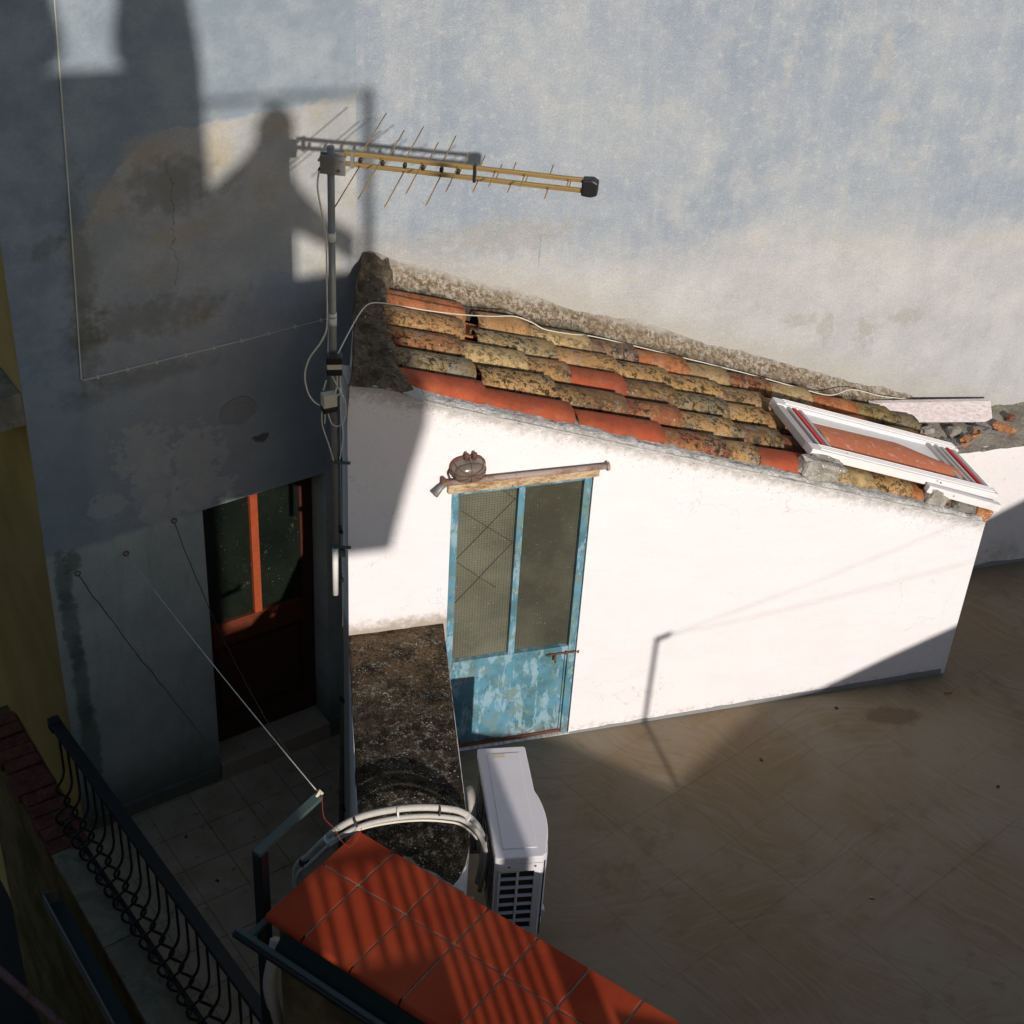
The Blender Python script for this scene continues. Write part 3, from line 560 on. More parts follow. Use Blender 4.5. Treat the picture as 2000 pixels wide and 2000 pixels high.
for s_, z_ in ((-0.14, 1.62), (-0.13, 1.50), (-0.12, 0.78), (-0.12, 0.70), (-0.1, 1.9)):
    MB().tube([L(s_, 0.02, z_), L(s_ - 0.01, -0.07, z_ + 0.004)], 0.004, 6).build('nail', MT['grey_steel'], H)

# right rear house wall
RWALL = thing('blue_grey_house_wall', 'tall pale blue-grey plaster wall behind the tiled shed roof', 'wall', W(4, 1.6, -4.2))
MB().box(FR_W, 0.342, 14, 1.45, 1.8, -4.2, 9.5).build('wall', MT['right'], RWALL, uv=uvfr(FR_W))

# ------------------------------------------------------------------ shed
S = thing('white_shed', 'small white lean-to shed with sloping tile roof and blue metal door', 'shed', W(2, 0.5, 0))
uvw = uvfr(FR_W)
def top(a): return ZR - SL * a + (0.03 * math.exp(-((a - 0.22) / 0.16) ** 2)) + 0.006 * nz(a * 7, 3)
DZ = 1.93; A0, A1, AE = 0.563, 1.368, 3.98
def wallpoly(a0, a1, z0):
    n = max(2, int((a1 - a0) / 0.06)); return [(a0, z0), (a1, z0)] + [(a1 + (a0 - a1) * k / n, top(a1 + (a0 - a1) * k / n)) for k in range(n + 1)]
m = MB(); m.prism(FR_W, wallpoly(0, A0, -1.1), 0, 0.2); m.prism(FR_W, wallpoly(A0, A1, DZ), 0, 0.2)
m.prism(FR_W, [(A0, -0.4), (A1, -0.4), (A1, 0.004), (A0, 0.004)], 0, 0.2)
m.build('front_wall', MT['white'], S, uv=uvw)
bmx = MB().prism(FR_W, wallpoly(A1, AE, -0.2), 0, 0.2)
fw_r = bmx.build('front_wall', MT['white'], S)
bm = bmesh.new(); bm.from_mesh(fw_r.data); off = Vector(S['_w'])
ed = [e for e in bm.edges if all(abs((v.co + off - OW).dot(dW) - AE) < 1e-3 and abs((v.co + off - OW).dot(nW)) < 1e-3 for v in e.verts)]
ed += [e for e in bm.edges if abs((e.verts[0].co - e.verts[1].co).normalized().dot(nW)) < 0.2 and all(abs((v.co + off - OW).dot(nW)) < 1e-3 and (v.co + off).z > 1.0 for v in e.verts) and all(abs((v.co + off - OW).dot(dW) - A1) > 1e-3 for v in e.verts)]
bmesh.ops.bevel(bm, geom=list(set(ed)), offset=0.018, segments=3, affect='EDGES', clamp_overlap=True)
ly = bm.loops.layers.uv.new('UVMap')
for f in bm.faces:
    for l in f.loops: l[ly].uv = uvw(l.vert.co + off)
bm.to_mesh(fw_r.data); bm.free()
m = MB()                                                            # side walls
m.add([W(0.05, 0.2, -1.1), W(0.345, 1.449, -1.1), W(0.345, 1.449, 2.50), W(0.05, 0.2, 2.60), W(0.2, 0.2, -1.1), W(0.54, 1.449, -1.1), W(0.54, 1.449, 2.45), W(0.2, 0.2, 2.55)],
      [(0, 1, 2, 3), (4, 7, 6, 5), (0, 3, 7, 4), (1, 5, 6, 2), (3, 2, 6, 7), (0, 4, 5, 1)])
m.build('side_wall', MT['white2'], S)
MB().box(FR_W, AE - 0.2, AE - 0.001, 0.2, 1.0, -0.2, 1.19).build('side_wall', MT['white2'], S)
# grey paint turned up the foot of the wall
for a0, a1 in ((A1 + 0.004, AE - 0.03),):
    n = 70; up_ = [(a0 + (a1 - a0) * k / n, 0.016 + 0.013 * (k / n) * 2.2 + 0.012 * max(0, nz(k * 0.35, 2, 5))) for k in range(n + 1)]
    MB().prism(FR_W, [(a1, -0.05), (a0, -0.05)] + up_, -0.004, 0.02).build('painted_foot', MT['grey_paint'], S)
# roof
RO = sub(MB().add([RF(a_, d_, h_) for h_ in (-0.16, -0.075) for a_, d_ in ((0.10, 0.2), (AE + 0.02, 0.2), (AE + 0.02, 1.449), (0.40, 1.449))], [(3, 2, 1, 0), (4, 5, 6, 7), (0, 1, 5, 4), (1, 2, 6, 5), (2, 3, 7, 6), (3, 0, 4, 7)]).build('roof', MT['deck'], S))
def tile_mesh(name, r0, r1, ln, th, flip=False, n=9, span=1.0):
    bm = bmesh.new(); rows = []
    segs = 5
    for i in range(segs + 1):
        f = i / segs; r = r0 + (r1 - r0) * f; x = -ln / 2 + ln * f
        wob = 1 + 0.03 * math.sin(f * 5)
        out = []; inn = []
        for k in range(n + 1):
            an = math.pi * (0.5 - span / 2) + math.pi * span * k / n
            cy = math.copysign(abs(math.cos(an)) ** 0.82, math.cos(an)); cz = abs(math.sin(an)) ** 0.75 * 0.60
            out.append(bm.verts.new((x, cy * r * wob, cz * r))); inn.append(bm.verts.new((x, cy * (r - th), cz * (r - th))))
        rows.append((out, inn))
    for i in range(segs):
        for k in range(n):
            bm.faces.new((rows[i][0][k], rows[i][0][k + 1], rows[i + 1][0][k + 1], rows[i + 1][0][k]))
            bm.faces.new((rows[i][1][k], rows[i + 1][1][k], rows[i + 1][1][k + 1], rows[i][1][k + 1]))
        for k in (0, n):
            bm.faces.new((rows[i][0][k], rows[i + 1][0][k], rows[i + 1][1][k], rows[i][1][k]))
    for rw in (rows[0], rows[-1]):
        for k in range(n): bm.faces.new((rw[0][k], rw[1][k], rw[1][k + 1], rw[0][k + 1]))
    if flip: bmesh.ops.scale(bm, vec=(1, 1, -1), verts=bm.verts)
    bmesh.ops.recalc_face_normals(bm, faces=bm.faces)
    me = bpy.data.meshes.new(name); bm.to_mesh(me); bm.free(); me.materials.append(MT['tile'])
    for p in me.polygons: p.use_smooth = len(p.vertices) == 4 and p.area > 0.0004
    return me
T_ME = [tile_mesh('roof_tile', 0.100, 0.120, 0.5, 0.014), tile_mesh('roof_tile', 0.096, 0.118, 0.5, 0.016, n=8), tile_mesh('roof_tile', 0.103, 0.119, 0.5, 0.013, n=10)]
C_ME = tile_mesh('channel_tile', 0.10, 0.085, 0.5, 0.014, flip=True, n=7, span=0.8)
RED = (0.41, 0.082, 0.038, 0.88); ORG = (0.50, 0.165, 0.065, 0.58); TAN = (0.48, 0.26, 0.11, 0.42); YEL = (0.54, 0.38, 0.18, 0.52)
GRY = (0.24, 0.19, 0.12, 0.25); BRN = (0.20, 0.105, 0.055, 0.2); DRD = (0.33, 0.105, 0.055, 0.3); PUR = (0.24, 0.15, 0.12, 0.3); SPK = (0.50, 0.29, 0.12, 0.22)
cols = [   # depth, list of (a start visible, a end, colour)
    (0.205, [(0.20, 0.76, RED), (0.76, 1.262, RED), (1.30, 1.805, RED), (1.805, 2.215, DRD), (2.215, 2.42, SPK), (2.42, 2.743, RED), (2.743, 3.2, YEL), (3.2, 3.487, SPK), (3.487, 3.70, ORG), (3.70, 4.0, BRN)]),
    (0.462, [(0.24, 0.768, GRY), (0.815, 1.232, SPK), (1.232, 1.674, BRN), (1.674, 2.02, DRD), (2.02, 2.386, SPK), (2.386, 2.7, BRN), (2.7, 3.05, DRD), (3.05, 3.45, ORG), (3.45, 3.98, TAN)]),
    (0.718, [(0.26, 0.771, DRD), (0.775, 1.149, YEL), (1.149, 1.41, TAN), (1.41, 1.76, RED), (1.76, 2.10, BRN), (2.10, 2.44, GRY), (2.44, 2.72, SPK), (2.72, 3.1, TAN), (3.1, 3.5, ORG), (3.5, 3.95, TAN)]),
    (0.955, [(0.30, 0.838, TAN), (0.93, 1.407, (0.40, 0.29, 0.15, 0.2)), (1.407, 1.799, TAN), (1.799, 2.14, SPK), (2.14, 2.50, SPK), (2.50, 2.813, (0.36, 0.22, 0.11, 0.25)), (2.813, 3.2, TAN), (3.2, 3.6, ORG), (3.6, 4.0, TAN)]),
    (1.195, [(0.36, 0.906, ORG), (1.0, 1.309, TAN), (1.309, 1.706, YEL), (1.706, 2.02, PUR), (2.02, 2.36, ORG), (2.36, 2.66, (0.38, 0.27, 0.14, 0.4)), (2.66, 2.96, DRD), (2.96, 3.27, YEL), (3.27, 3.62, ORG), (3.62, 3.9, (0.30, 0.21, 0.08, 0.3)), (3.9, 4.12, GRY)]),
]
lap = 0.09
for ci, (dc, ts) in enumerate(cols):
    for k, (a0, a1, c) in enumerate(ts):
        gap_before = k > 0 and a0 - ts[k - 1][1] > 0.03
        st = a0 if (gap_before or k == 0) else a0 - lap
        ln = (a1 - st) / math.cos(RA)
        ctr = RF((st + a1) / 2, dc + random.uniform(-0.006, 0.006), -0.024 + random.uniform(0, 0.006))
        tilt = 0.022 / ln; yaw = random.uniform(-0.012, 0.012)
        X = (rD * math.cos(-tilt) + rN * math.sin(tilt)); X = (X + nW * yaw).normalized(); Yv = (nW - X * nW.dot(X)).normalized(); Zv = X.cross(Yv)
        mw = Matrix(((X.x, Yv.x, Zv.x, 0), (X.y, Yv.y, Zv.y, 0), (X.z, Yv.z, Zv.z, 0), (0, 0, 0, 1))) @ Matrix.Diagonal((ln / 0.5, 0.925 + random.uniform(-0.03, 0.03), 1.0 + random.uniform(-0.05, 0.08), 1))
        mw.translation = ctr
        o = place(random.choice(T_ME), 'roof_tile', mw, RO, c)
for ci in range(4):
    dc = (cols[ci][0] + cols[ci + 1][0]) / 2
    for k in range(9):
        a0 = 0.30 + 0.1 * dc + k * 0.42; ctr = RF(a0 + 0.21, dc, 0.0); ln = 0.5
        X, Yv, Zv = rD, nW, rN; mw = Matrix(((X.x, Yv.x, Zv.x, 0), (X.y, Yv.y, Zv.y, 0), (X.z, Yv.z, Zv.z, 0), (0, 0, 0, 1))); mw.translation = ctr
        place(C_ME, 'channel_tile', mw, RO, random.choice([RED, ORG, DRD, (0.40, 0.10, 0.04, 0.8)]))
# mortar bedding: left verge, wall fillet, front edge
def cap(u, v):
    d = -0.012 + v * 1.455
    al = max(0.0, 0.335 * d / 1.45) - 0.004; ar = 0.33 + 0.05 * (d - 0.24) + 0.22 * max(0, d - 0.8) + 0.05 * nz(d * 5, 1) + 0.03 * nz(d * 17, 2)
    a = al + (ar - al) * u
    h = 0.05 + 0.04 * nz(a * 9, d * 7, 3) + 0.022 * nz(a * 26, d * 23, 6) + 0.08 * max(0, d - 1.1) / 0.35
    h *= min(1, (1 - u) * 5 + 0.35) if u > 0.8 else 1
    h *= 1 if v > 0.05 else 0.35 + 13 * v
    if u < 0.001: return W(a, d, ZR - 0.22)
    if v < 0.001: return RF(a, d, 0.0) + Z * (0.03 * math.exp(-((a - 0.22) / 0.16) ** 2))
    return RF(a, d, h)
MB().grid(cap, 30, 70).build('mortar_verge', MT['mortar'], S, smooth=True)
def fil(u, v):
    a = 0.36 + u * 3.95; ht = 0.15 * (1 - 0.35 * u) * (1 + 0.3 * nz(a * 2.1, 8)) + 0.02 * nz(a * 9, 4)
    d0 = 1.30 + 0.03 * nz(a * 6, 2) + 0.016 * nz(a * 21, 3); d1 = 1.452
    d = d0 + (d1 - d0) * v; h = -0.01 + (ht + 0.01) * v ** 1.4 + (0.010 * nz(a * 24, v * 4, 3) + 0.006 * nz(a * 60, v * 9, 1)) * (1 - v) ** 0.5
    if v < 0.001: h = -0.07
    return RF(a, d, h)
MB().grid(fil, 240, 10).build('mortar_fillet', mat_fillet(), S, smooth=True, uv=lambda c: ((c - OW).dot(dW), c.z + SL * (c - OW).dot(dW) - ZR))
def fro(u, v):
    a = 0.25 + u * (AE - 0.27); d = -0.006 + v * 0.20
    h = 0.014 - 0.02 * v + 0.012 * nz(a * 11, d * 20, 1) + 0.012 * nz(a * 37, d * 40, 2)
    if v < 0.01: return RF(a, -0.006 + 0.004 * nz(a * 19, 5), -0.012 - 0.012 * nz(a * 15, 9))
    return RF(a, d, h)
MB().grid(fro, 260, 6).build('mortar_edge', MT['verge'], S, smooth=True)

# blue door
DR = sub(MB().box(FR_W, A0 + 0.001, A1 - 0.001, 0.062, 0.075, 0.0045, DZ - 0.001).build('door', MT['blue'], S))
def bb(n, mt, *a, bv=0.003, **k): return box(n, mt, DR, FR_W, *a, bevel=bv, **k)
bb('frame', MT['blue'], A0 + 0.003, A0 + 0.045, 0.012, 0.061, 0.006, DZ - 0.003); bb('frame', MT['blue'], A1 - 0.047, A1 - 0.003, 0.012, 0.061, 0.006, DZ - 0.003)
bb('frame', MT['blue'], A0 + 0.047, A1 - 0.049, 0.012, 0.061, 1.888, DZ - 0.003)
bb('mullion', MT['blue'], 0.946, 0.984, 0.014, 0.061, 0.705, 1.886)
bb('rail', MT['blue'], A0 + 0.047, A1 - 0.049, 0.013, 0.061, 0.645, 0.703)
bb('lower_panel', MT['blue'], A0 + 0.047, A1 - 0.062, 0.028, 0.061, 0.03, 0.643)
bb('closing_strip', MT['blue'], A1 - 0.060, A1 - 0.049, 0.024, 0.061, 0.03, 0.643)
bb('sill_bar', MT['rust'], A0 + 0.047, A1 - 0.049, 0.02, 0.061, 0.007, 0.028)
pane1 = sub(bb('pane', MT['glass_blue'], A0 + 0.047, 0.944, 0.046, 0.061, 0.705, 1.886, bv=0, uv=uvw)); bb('pane', MT['glass_blue2'], 0.986, A1 - 0.049, 0.046, 0.061, 0.705, 1.886, bv=0, uv=uvw)
for (x0, z0), (x1, z1) in (((0.612, 1.43), (0.94, 1.80)), ((0.63, 1.76), (0.94, 1.50)), ((0.615, 1.12), (0.94, 1.50)), ((0.62, 1.41), (0.86, 1.19)), ((0.85, 1.88), (0.94, 1.79))):
    n = 8; pts = [W(x0 + (x1 - x0) * k / n + 0.004 * nz(k, x0 * 9), 0.044, z0 + (z1 - z0) * k / n + 0.004 * nz(k, z0 * 9, 3)) for k in range(n + 1)]
    MB().tube(pts, 0.0022, 5).build('wire', MT['wire'], pane1)
for (x0, z0), (x1, z1) in (((0.64, 0.74), (0.80, 0.86)), ((0.68, 0.84), (0.80, 0.74)), ((0.84, 0.95), (0.93, 0.87))):
    MB().tube([W(x0, 0.0445, z0), W(x1, 0.0445, z1)], 0.0010, 5).build('scratch', MT['stone'], pane1)
bolt = sub(MB().tube([W(1.18, 0.004, 0.662), W(1.385, 0.004, 0.662)], 0.006, 8).build('bolt', MT['rust'], DR, smooth=True))
MB().tube([W(1.235, 0.0, 0.662), W(1.235, -0.012, 0.645), W(1.236, -0.014, 0.612)], 0.0065, 8).build('bolt_handle', MT['rust'], bolt, smooth=True)
for a_ in (1.20, 1.30, 1.374): box('bolt_guide', MT['rust'], bolt, FR_W, a_, a_ + 0.01, -0.004, 0.013, 0.651, 0.673)
m = MB()
n = 30; lo = [(0.535 + (1.387 - 0.535) * k / n, 1.932 + 0.003 * nz(k * 0.8, 1)) for k in range(n + 1)]; hi = [(a_, 1.985 + 0.004 * nz(a_ * 20, 4)) for a_, _ in reversed(lo)]
m.prism(FR_W, lo + hi, -0.034, 0.03); m.build('lintel', MT['rust_lintel'], S, bevel=0.004)

# ------------------------------------------------------------------ things on the shed
rod = thing('rusty_pipe', 'rusty white-flaked pipe resting along the top of the blue door', 'pipe', W(0.95, -0.03, 1.99))
MB().tube([W(0.50, -0.036, 2.010), W(0.97, -0.038, 2.005), W(1.425, -0.036, 1.998)], 0.016, 12).build('tube', MT['rust_rod'], rod, smooth=True)
MB().tube([W(1.420, -0.036, 1.998), W(1.436, -0.036, 1.998)], 0.026, 12).build('flange', MT['rust_rod'], rod, bevel=0.003)
MB().tube([W(0.53, -0.036, 2.01), W(0.492, -0.045, 1.992), W(0.452, -0.07, 1.962)], [0.013, 0.014, 0.017], 10).build('elbow', MT['grey_steel'], rod, smooth=True)
MB().tube([W(0.508, -0.036, 2.0), W(0.505, -0.036, 2.045)], [0.016, 0.011], 8).build('wing_nut', MT['rust'], rod)

lp = thing('bulkhead_lamp', 'oval caged bulkhead lamp with ribbed glass above the blue door', 'lamp', W(0.64, -0.04, 2.03))
def oval(u, v, r=(0.092, 0.085, 0.064), c=(0.640, 0.0, 2.085)):
    th = u * 2 * math.pi; ph = v * math.pi / 2
    sx = math.copysign(abs(math.cos(th)) ** 0.75, math.cos(th)); sz = math.copysign(abs(math.sin(th)) ** 0.75, math.sin(th))
    return W(c[0] + r[0] * math.cos(ph) ** 0.6 * sx, c[1] - 0.02 - r[1] * math.sin(ph), c[2] + r[2] * math.cos(ph) ** 0.6 * sz)
MB().grid(lambda u, v: oval(u, v), 40, 12).build('glass', MT['lamp_glass'], lp, smooth=True, fix=False)
ring = [oval(k / 36, 0, (0.093, 0.0, 0.066)) for k in range(37)]
MB().tube(ring, 0.006, 8, caps=False).build('body', MT['rust'], lp, smooth=True)
MB().prism(FR_W, [((p - OW).dot(dW), p.z) for p in [oval(k / 30, 0, (0.095, 0, 0.067)) for k in range(30)]], -0.022, 0.0).build('backplate', MT['rust'], lp)
for u_ in (0.0, 0.10, 0.25, 0.40, 0.5):
    pts = [oval(u_, k / 8 * 1.0, (0.096, 0.089, 0.068)) for k in range(9)] + [oval(1 - u_ if u_ not in (0.0, 0.5) else u_ + 0.5, 1 - k / 8, (0.096, 0.089, 0.068)) for k in range(9)]
    if u_ in (0.25, 0.10, 0.40, 0.0): MB().tube(pts, 0.0022, 6).build('cage_wire', MT['rust'], lp, smooth=True)
MB().tube([oval(k / 36, 0.45, (0.096, 0.089, 0.068)) for k in range(37)], 0.0022, 6, caps=False).build('cage_wire', MT['rust'], lp, smooth=True)
for a_ in (0.625, 0.668): MB().tube([W(a_, -0.03, 2.145), W(a_ + 0.004, -0.045, 2.185)], [0.016, 0.009], 8).build('lug', MT['rust'], lp, smooth=True)
MB().tube(smoothpts([W(0.55, -0.02, 2.09), W(0.535, -0.02, 2.06), W(0.548, -0.025, 2.02)], 4), 0.005, 6).build('lead', MT['wire'], lp, smooth=True)

# window frame lying on the roof
WF = thing('window_frame', 'white aluminium sliding window frame lying on the roof tiles', 'window frame', RF(3.4, 0.45, 0.12))
def rq(a, d, h): return RF(a, d, h)
def bar(name, mat, p, q, wd, ht, h, par=WF, bv=0.006):
    p, q = Vector((*p, 0)), Vector((*q, 0)); t_ = (q - p).normalized(); n_ = Vector((-t_.y, t_.x, 0)) * (wd / 2)
    pl = [(p + n_), (q + n_), (q - n_), (p - n_)]
    vs = [RF(v.x, v.y, hh) for hh in (h, h + ht) for v in pl]
    return MB().add(vs, [(3, 2, 1, 0), (4, 5, 6, 7), (0, 1, 5, 4), (1, 2, 6, 5), (2, 3, 7, 6), (3, 0, 4, 7)]).build(name, mat, par, bevel=bv)
FTL, FTR, FBL, FBR = (2.757, 0.750), (4.10, 0.700), (2.75, 0.225), (4.085, 0.175)
hf = 0.085
bar('top_rail', MT['alu'], FTL, FTR, 0.085, 0.055, hf); bar('bottom_rail', MT['alu'], FBL, FBR, 0.085, 0.055, hf)
for dd in (-0.022, 0.0, 0.022):
    for A_, B_ in ((FTL, FTR), (FBL, FBR)):
        bar('track_rib', MT['alu'], (A_[0] + 0.06, A_[1] + dd), (B_[0] - 0.03, B_[1] + dd), 0.006, 0.008, hf + 0.055, bv=0.001)
bar('outer_rail', MT['alu'], (3.55, 0.115), (4.06, 0.060), 0.05, 0.05, hf - 0.02); bar('outer_rail', MT['alu'], (3.58, 0.800), (4.07, 0.775), 0.05, 0.05, hf - 0.02)
for k, (a_, mt_, wd, dh) in enumerate(((2.775, 'alu_grey', 0.05, 0.0), (2.835, 'alu_grey', 0.022, 0.004), (2.873, 'red', 0.028, 0.004), (2.915, 'alu_grey', 0.026, 0.002), (3.86, 'alu_grey', 0.03, 0.002), (3.915, 'alu_grey', 0.024, 0.004), (3.965, 'alu_grey', 0.028, 0.0), (4.005, 'red', 0.024, 0.004), (4.05, 'alu_grey', 0.035, 0.0))):
    f = (a_ - 2.757) / 1.343
    bar('gasket' if mt_ == 'red' else 'stile', MT[mt_], (a_, FTL[1] + (FTR[1] - FTL[1]) * f - 0.044), (a_, FBL[1] + (FBR[1] - FBL[1]) * f + 0.044), wd, 0.05, hf + dh, bv=0.004)
for a_, d_ in ((2.99, 0.745), (3.0, 0.215), (3.62, 0.11)):
    MB().tube([RF(a_, d_, hf + 0.054), RF(a_, d_, hf + 0.060)], 0.006, 8).build('screw', MT['rust'], WF)
# faded board and white panel under it
def bd(u, v):
    a = 2.93 + u * 0.98; d = 0.25 + v * 0.385 * (1 - 0.45 * max(0, u - 0.66) / 0.34); return RF(a, d, 0.106 + 0.034 * math.sin(v * math.pi))
b_ = MB(); b_.grid(bd, 20, 8); b_.grid(lambda u, v: bd(u, v) - rN * 0.012, 20, 8)
tag(b_.build('faded_board', MT['board'], smooth=True), 'faded red curved board seen through the window frame on the roof', 'board')
pn = MB().add([RF(a_, d_, h_) for h_ in (0.112, 0.118) for a_, d_ in ((2.93, 0.60), (3.55, 0.59), (3.9, 0.40), (3.9, 0.69), (2.93, 0.71))], [(4, 3, 2, 1, 0), (5, 6, 7, 8, 9), (0, 1, 6, 5), (1, 2, 7, 6), (2, 3, 8, 7), (3, 4, 9, 8), (4, 0, 5, 9)])
tag(pn.build('plastic_sheet', MT['alu']), 'thin white plastic sheet slipped under the window frame above the red board', 'sheet')

def chunk(name, mat, label, cat, ctr, size, seed, rot=0.0, group=None, fr=(rD, nW, rN), sub_=2):
    bm = bmesh.new(); bmesh.ops.create_icosphere(bm, subdivisions=sub_ + 1, radius=1)
    for v in bm.verts:
        c = v.co.copy(); c = Vector((math.copysign(abs(c.x) ** 0.45, c.x), math.copysign(abs(c.y) ** 0.45, c.y), math.copysign(abs(c.z) ** 0.45, c.z)))
        k = 0.62 + 0.22 * noise.noise(c * 1.3 + Vector((seed, seed * 2, 0))) + 0.10 * noise.noise(c * 4 + Vector((seed, 0, seed)))
        c = c * k; v.co = Vector((c.x * size[0], c.y * size[1], c.z * size[2]))
    me = bpy.data.meshes.new(name); bm.to_mesh(me); bm.free(); me.materials.append(mat)
    o = bpy.data.objects.new(name, me); COL.objects.link(o)
    X, Y, Zz = fr; o.matrix_basis = Matrix(((X.x, Y.x, Zz.x, ctr.x), (X.y, Y.y, Zz.y, ctr.y), (X.z, Y.z, Zz.z, ctr.z), (0, 0, 0, 1))) @ Matrix.Rotation(rot, 4, 'Z')
    return tag(o, label, cat, group)
chunk('concrete_block', MT['concrete'], 'large rough concrete block under the left corner of the window frame', 'block', RF(2.82, 0.14, 0.055), (0.235, 0.12, 0.10), 1.3, group='blocks propping the window frame')
chunk('concrete_block', MT['concrete'], 'small pale concrete lump propping the right end of the window frame', 'block', RF(3.66, 0.13, 0.045), (0.135, 0.10, 0.095), 4.2, group='blocks propping the window frame')
chunk('concrete_block', MT['stone'], 'dark flat stone at the low right corner of the shed roof', 'stone', RF(3.86, 0.12, 0.03), (0.13, 0.10, 0.06), 7.7, group='blocks propping the window frame')
chunk('tile_stub', MT['rubble_clay'], 'brown broken tile end sticking out at the shed roof corner', 'tile', RF(3.985, 0.10, 0.02), (0.09, 0.09, 0.07), 3.1)

# ------------------------------------------------------------------ rear parapet with ledge and rubble
RP = thing('rear_parapet', 'low white parapet with cement ledge beyond the right end of the shed', 'wall', W(6, 1.2, -0.2))
MB().box(FR_W, AE - 0.19, 13, 1.0, 1.12, -0.2, 1.03).build('wall', MT['white2'], RP, bevel=0.008)
def led(u, v):
    a = AE - 0.25 + u * 3.2; d = 0.995 + v * 0.46; return W(a, d, 1.034 + 0.05 * v + 0.012 * nz(a * 9, d * 9) + 0.01 * nz(a * 31, d * 31) + (0.10 * max(0, 1 - u * 4) * v))
MB().grid(led, 90, 16).build('ledge', MT['concrete_wall'], RP, smooth=True)
MB().box(FR_W, AE + 2.9, 13, 1.12, 1.449, 0.6, 1.05).build('ledge', MT['concrete_wall'], RP)
n = 50; up_ = [(AE + 0.05 + 4 * k / n, 0.03 + 0.02 * nz(k * 0.4, 2, 5)) for k in range(n + 1)]
MB().prism(FR_W, [(AE + 4.05, -0.05), (AE + 0.05, -0.05)] + up_, 0.995, 1.01).build('painted_foot', MT['grey_paint'], RP)
pk = MB().add([Vector(p) + o_ for o_ in (Vector((0, 0, 0)), nW * 0.03 + Z * 0.006) for p in ((2.385, 9.20, 1.185), (3.315, 9.535, 1.055), (3.285, 9.60, 1.185), (2.366, 9.255, 1.305))], [(0, 1, 2, 3), (7, 6, 5, 4), (0, 4, 5, 1), (1, 5, 6, 2), (2, 6, 7, 3), (3, 7, 4, 0)])
o = pk.build('plank', MT['plank'], bevel=0.003); tag(o, 'weathered white plank leaning on the cement ledge against the wall', 'plank')
def lz(a, d): return 1.034 + 0.05 * (d - 0.995) / 0.46 + 0.02
for nm, mt, lb, ct, a_, d_, sz, sd, rz in (
        ('rubble_stone', 'stone', 'round grey stone below the middle of the white plank', 'stone', 4.46, 1.20, (0.075, 0.055, 0.06), 2.2, 0.2),
        ('clay_shard', 'rubble_clay', 'orange clay shard in front of the round grey stone', 'shard', 4.50, 1.09, (0.075, 0.05, 0.05), 5.2, 0.5),
        ('clay_shard', 'rubble_clay', 'small orange clay shard right of the front shard', 'shard', 4.62, 1.16, (0.06, 0.045, 0.03), 6.4, 1.0),
        ('broken_brick', 'rubble_clay', 'long broken brick at the right end of the rubble', 'brick', 4.84, 1.18, (0.12, 0.06, 0.04), 8.1, -0.9),
        ('broken_brick', 'brick', 'small red brick bit beyond the right end of the plank', 'brick', 4.95, 1.28, (0.06, 0.045, 0.035), 9.3, 0.3),
        ('rubble_stone', 'concrete', 'pale crumbled concrete lump beside the wire under the plank', 'stone', 4.28, 1.24, (0.085, 0.05, 0.045), 11.2, 0.2),
        ('rubble_stone', 'concrete', 'small pale rubble lump left of the plank foot', 'stone', 4.14, 1.26, (0.06, 0.05, 0.04), 12.5, 0.9)):
    chunk(nm, MT[mt], lb, ct, W(a_, d_, lz(a_, d_)), sz, sd, rz, fr=(dW, nW, Z), sub_=1, group='rubble on the cement ledge')
wr = MB().tube(smoothpts([W(4.0, 1.12, 1.10), W(4.2, 1.06, 1.07), W(4.40, 1.03, 1.075), W(4.58, 1.07, 1.10), W(4.70, 1.12, 1.13)], 6), 0.005, 6).build('loose_cable', MT['grey_steel'], smooth=True); tag(wr, 'loose grey cable curling through the rubble on the ledge', 'cable')
sg = MB().prism((W(4.15, 1.03, 1.066), (dW * 0.95 - nW * 0.2).normalized(), (nW * 0.95 + dW * 0.2).normalized(), Z), [(k * 0.012, 0.004 + 0.006 * math.sin(k * 1.3)) for k in range(22)] + [(0.252, -0.004), (0.0, -0.004)], 0, 0.16)
tag(sg.build('corrugated_offcut', MT['stone']), 'grey corrugated offcut lying flat among the rubble', 'sheet')
st = MB().box((W(4.70, 1.12, 1.10), (dW * 0.75 - nW * 0.6).normalized(), (nW * 0.75 + dW * 0.6).normalized(), Z), -0.10, 0.12, -0.008, 0.008, 0, 0.012)
tag(st.build('metal_strip', MT['grey_steel']), 'thin grey metal strip lying across the rubble', 'strip')

# ------------------------------------------------------------------ low lichen-topped wall
LW = thing('low_wall', 'low white wall topped with black lichen between courtyard and terrace', 'wall', Vector((-0.45, 6.1, -1.015)))
rp = [(-0.345, 6.955), (-0.236, 6.24), (-0.128, 5.533), (-0.104, 5.38), (-0.098, 5.27), (-0.108, 5.17), (-0.135, 5.08), (-0.18, 5.0), (-0.26, 4.93)]
lpx = [(-0.56, 4.93), (-0.600, 5.08), (-0.637, 5.324), (-0.70, 5.72), (-0.80, 6.36), (-0.868, 6.812)]
foot = rp + lpx
MB().prism(WORLD, foot, -1.2, 1.012, axes='xy').build('wall', MT['white2'], LW)
ctr = Vector((-0.42, 5.9, 0))
def inset(p, k): v = Vector((p[0], p[1], 0)); return v + (ctr - v).normalized() * k
bm_ = MB(); n = len(foot); rings = []
fine = []
for i in range(n):
    a_, b_ = Vector((*foot[i], 0)), Vector((*foot[(i + 1) % n], 0)); k_ = max(1, int((b_ - a_).length / 0.05))
    fine += [a_ + (b_ - a_) * (j / k_) for j in range(k_)]
lv = [(0.0, 0.985), (0.0, 1.010), (0.012, 1.026), (0.05, 1.034)]
vs = []; fs = []; N_ = len(fine)
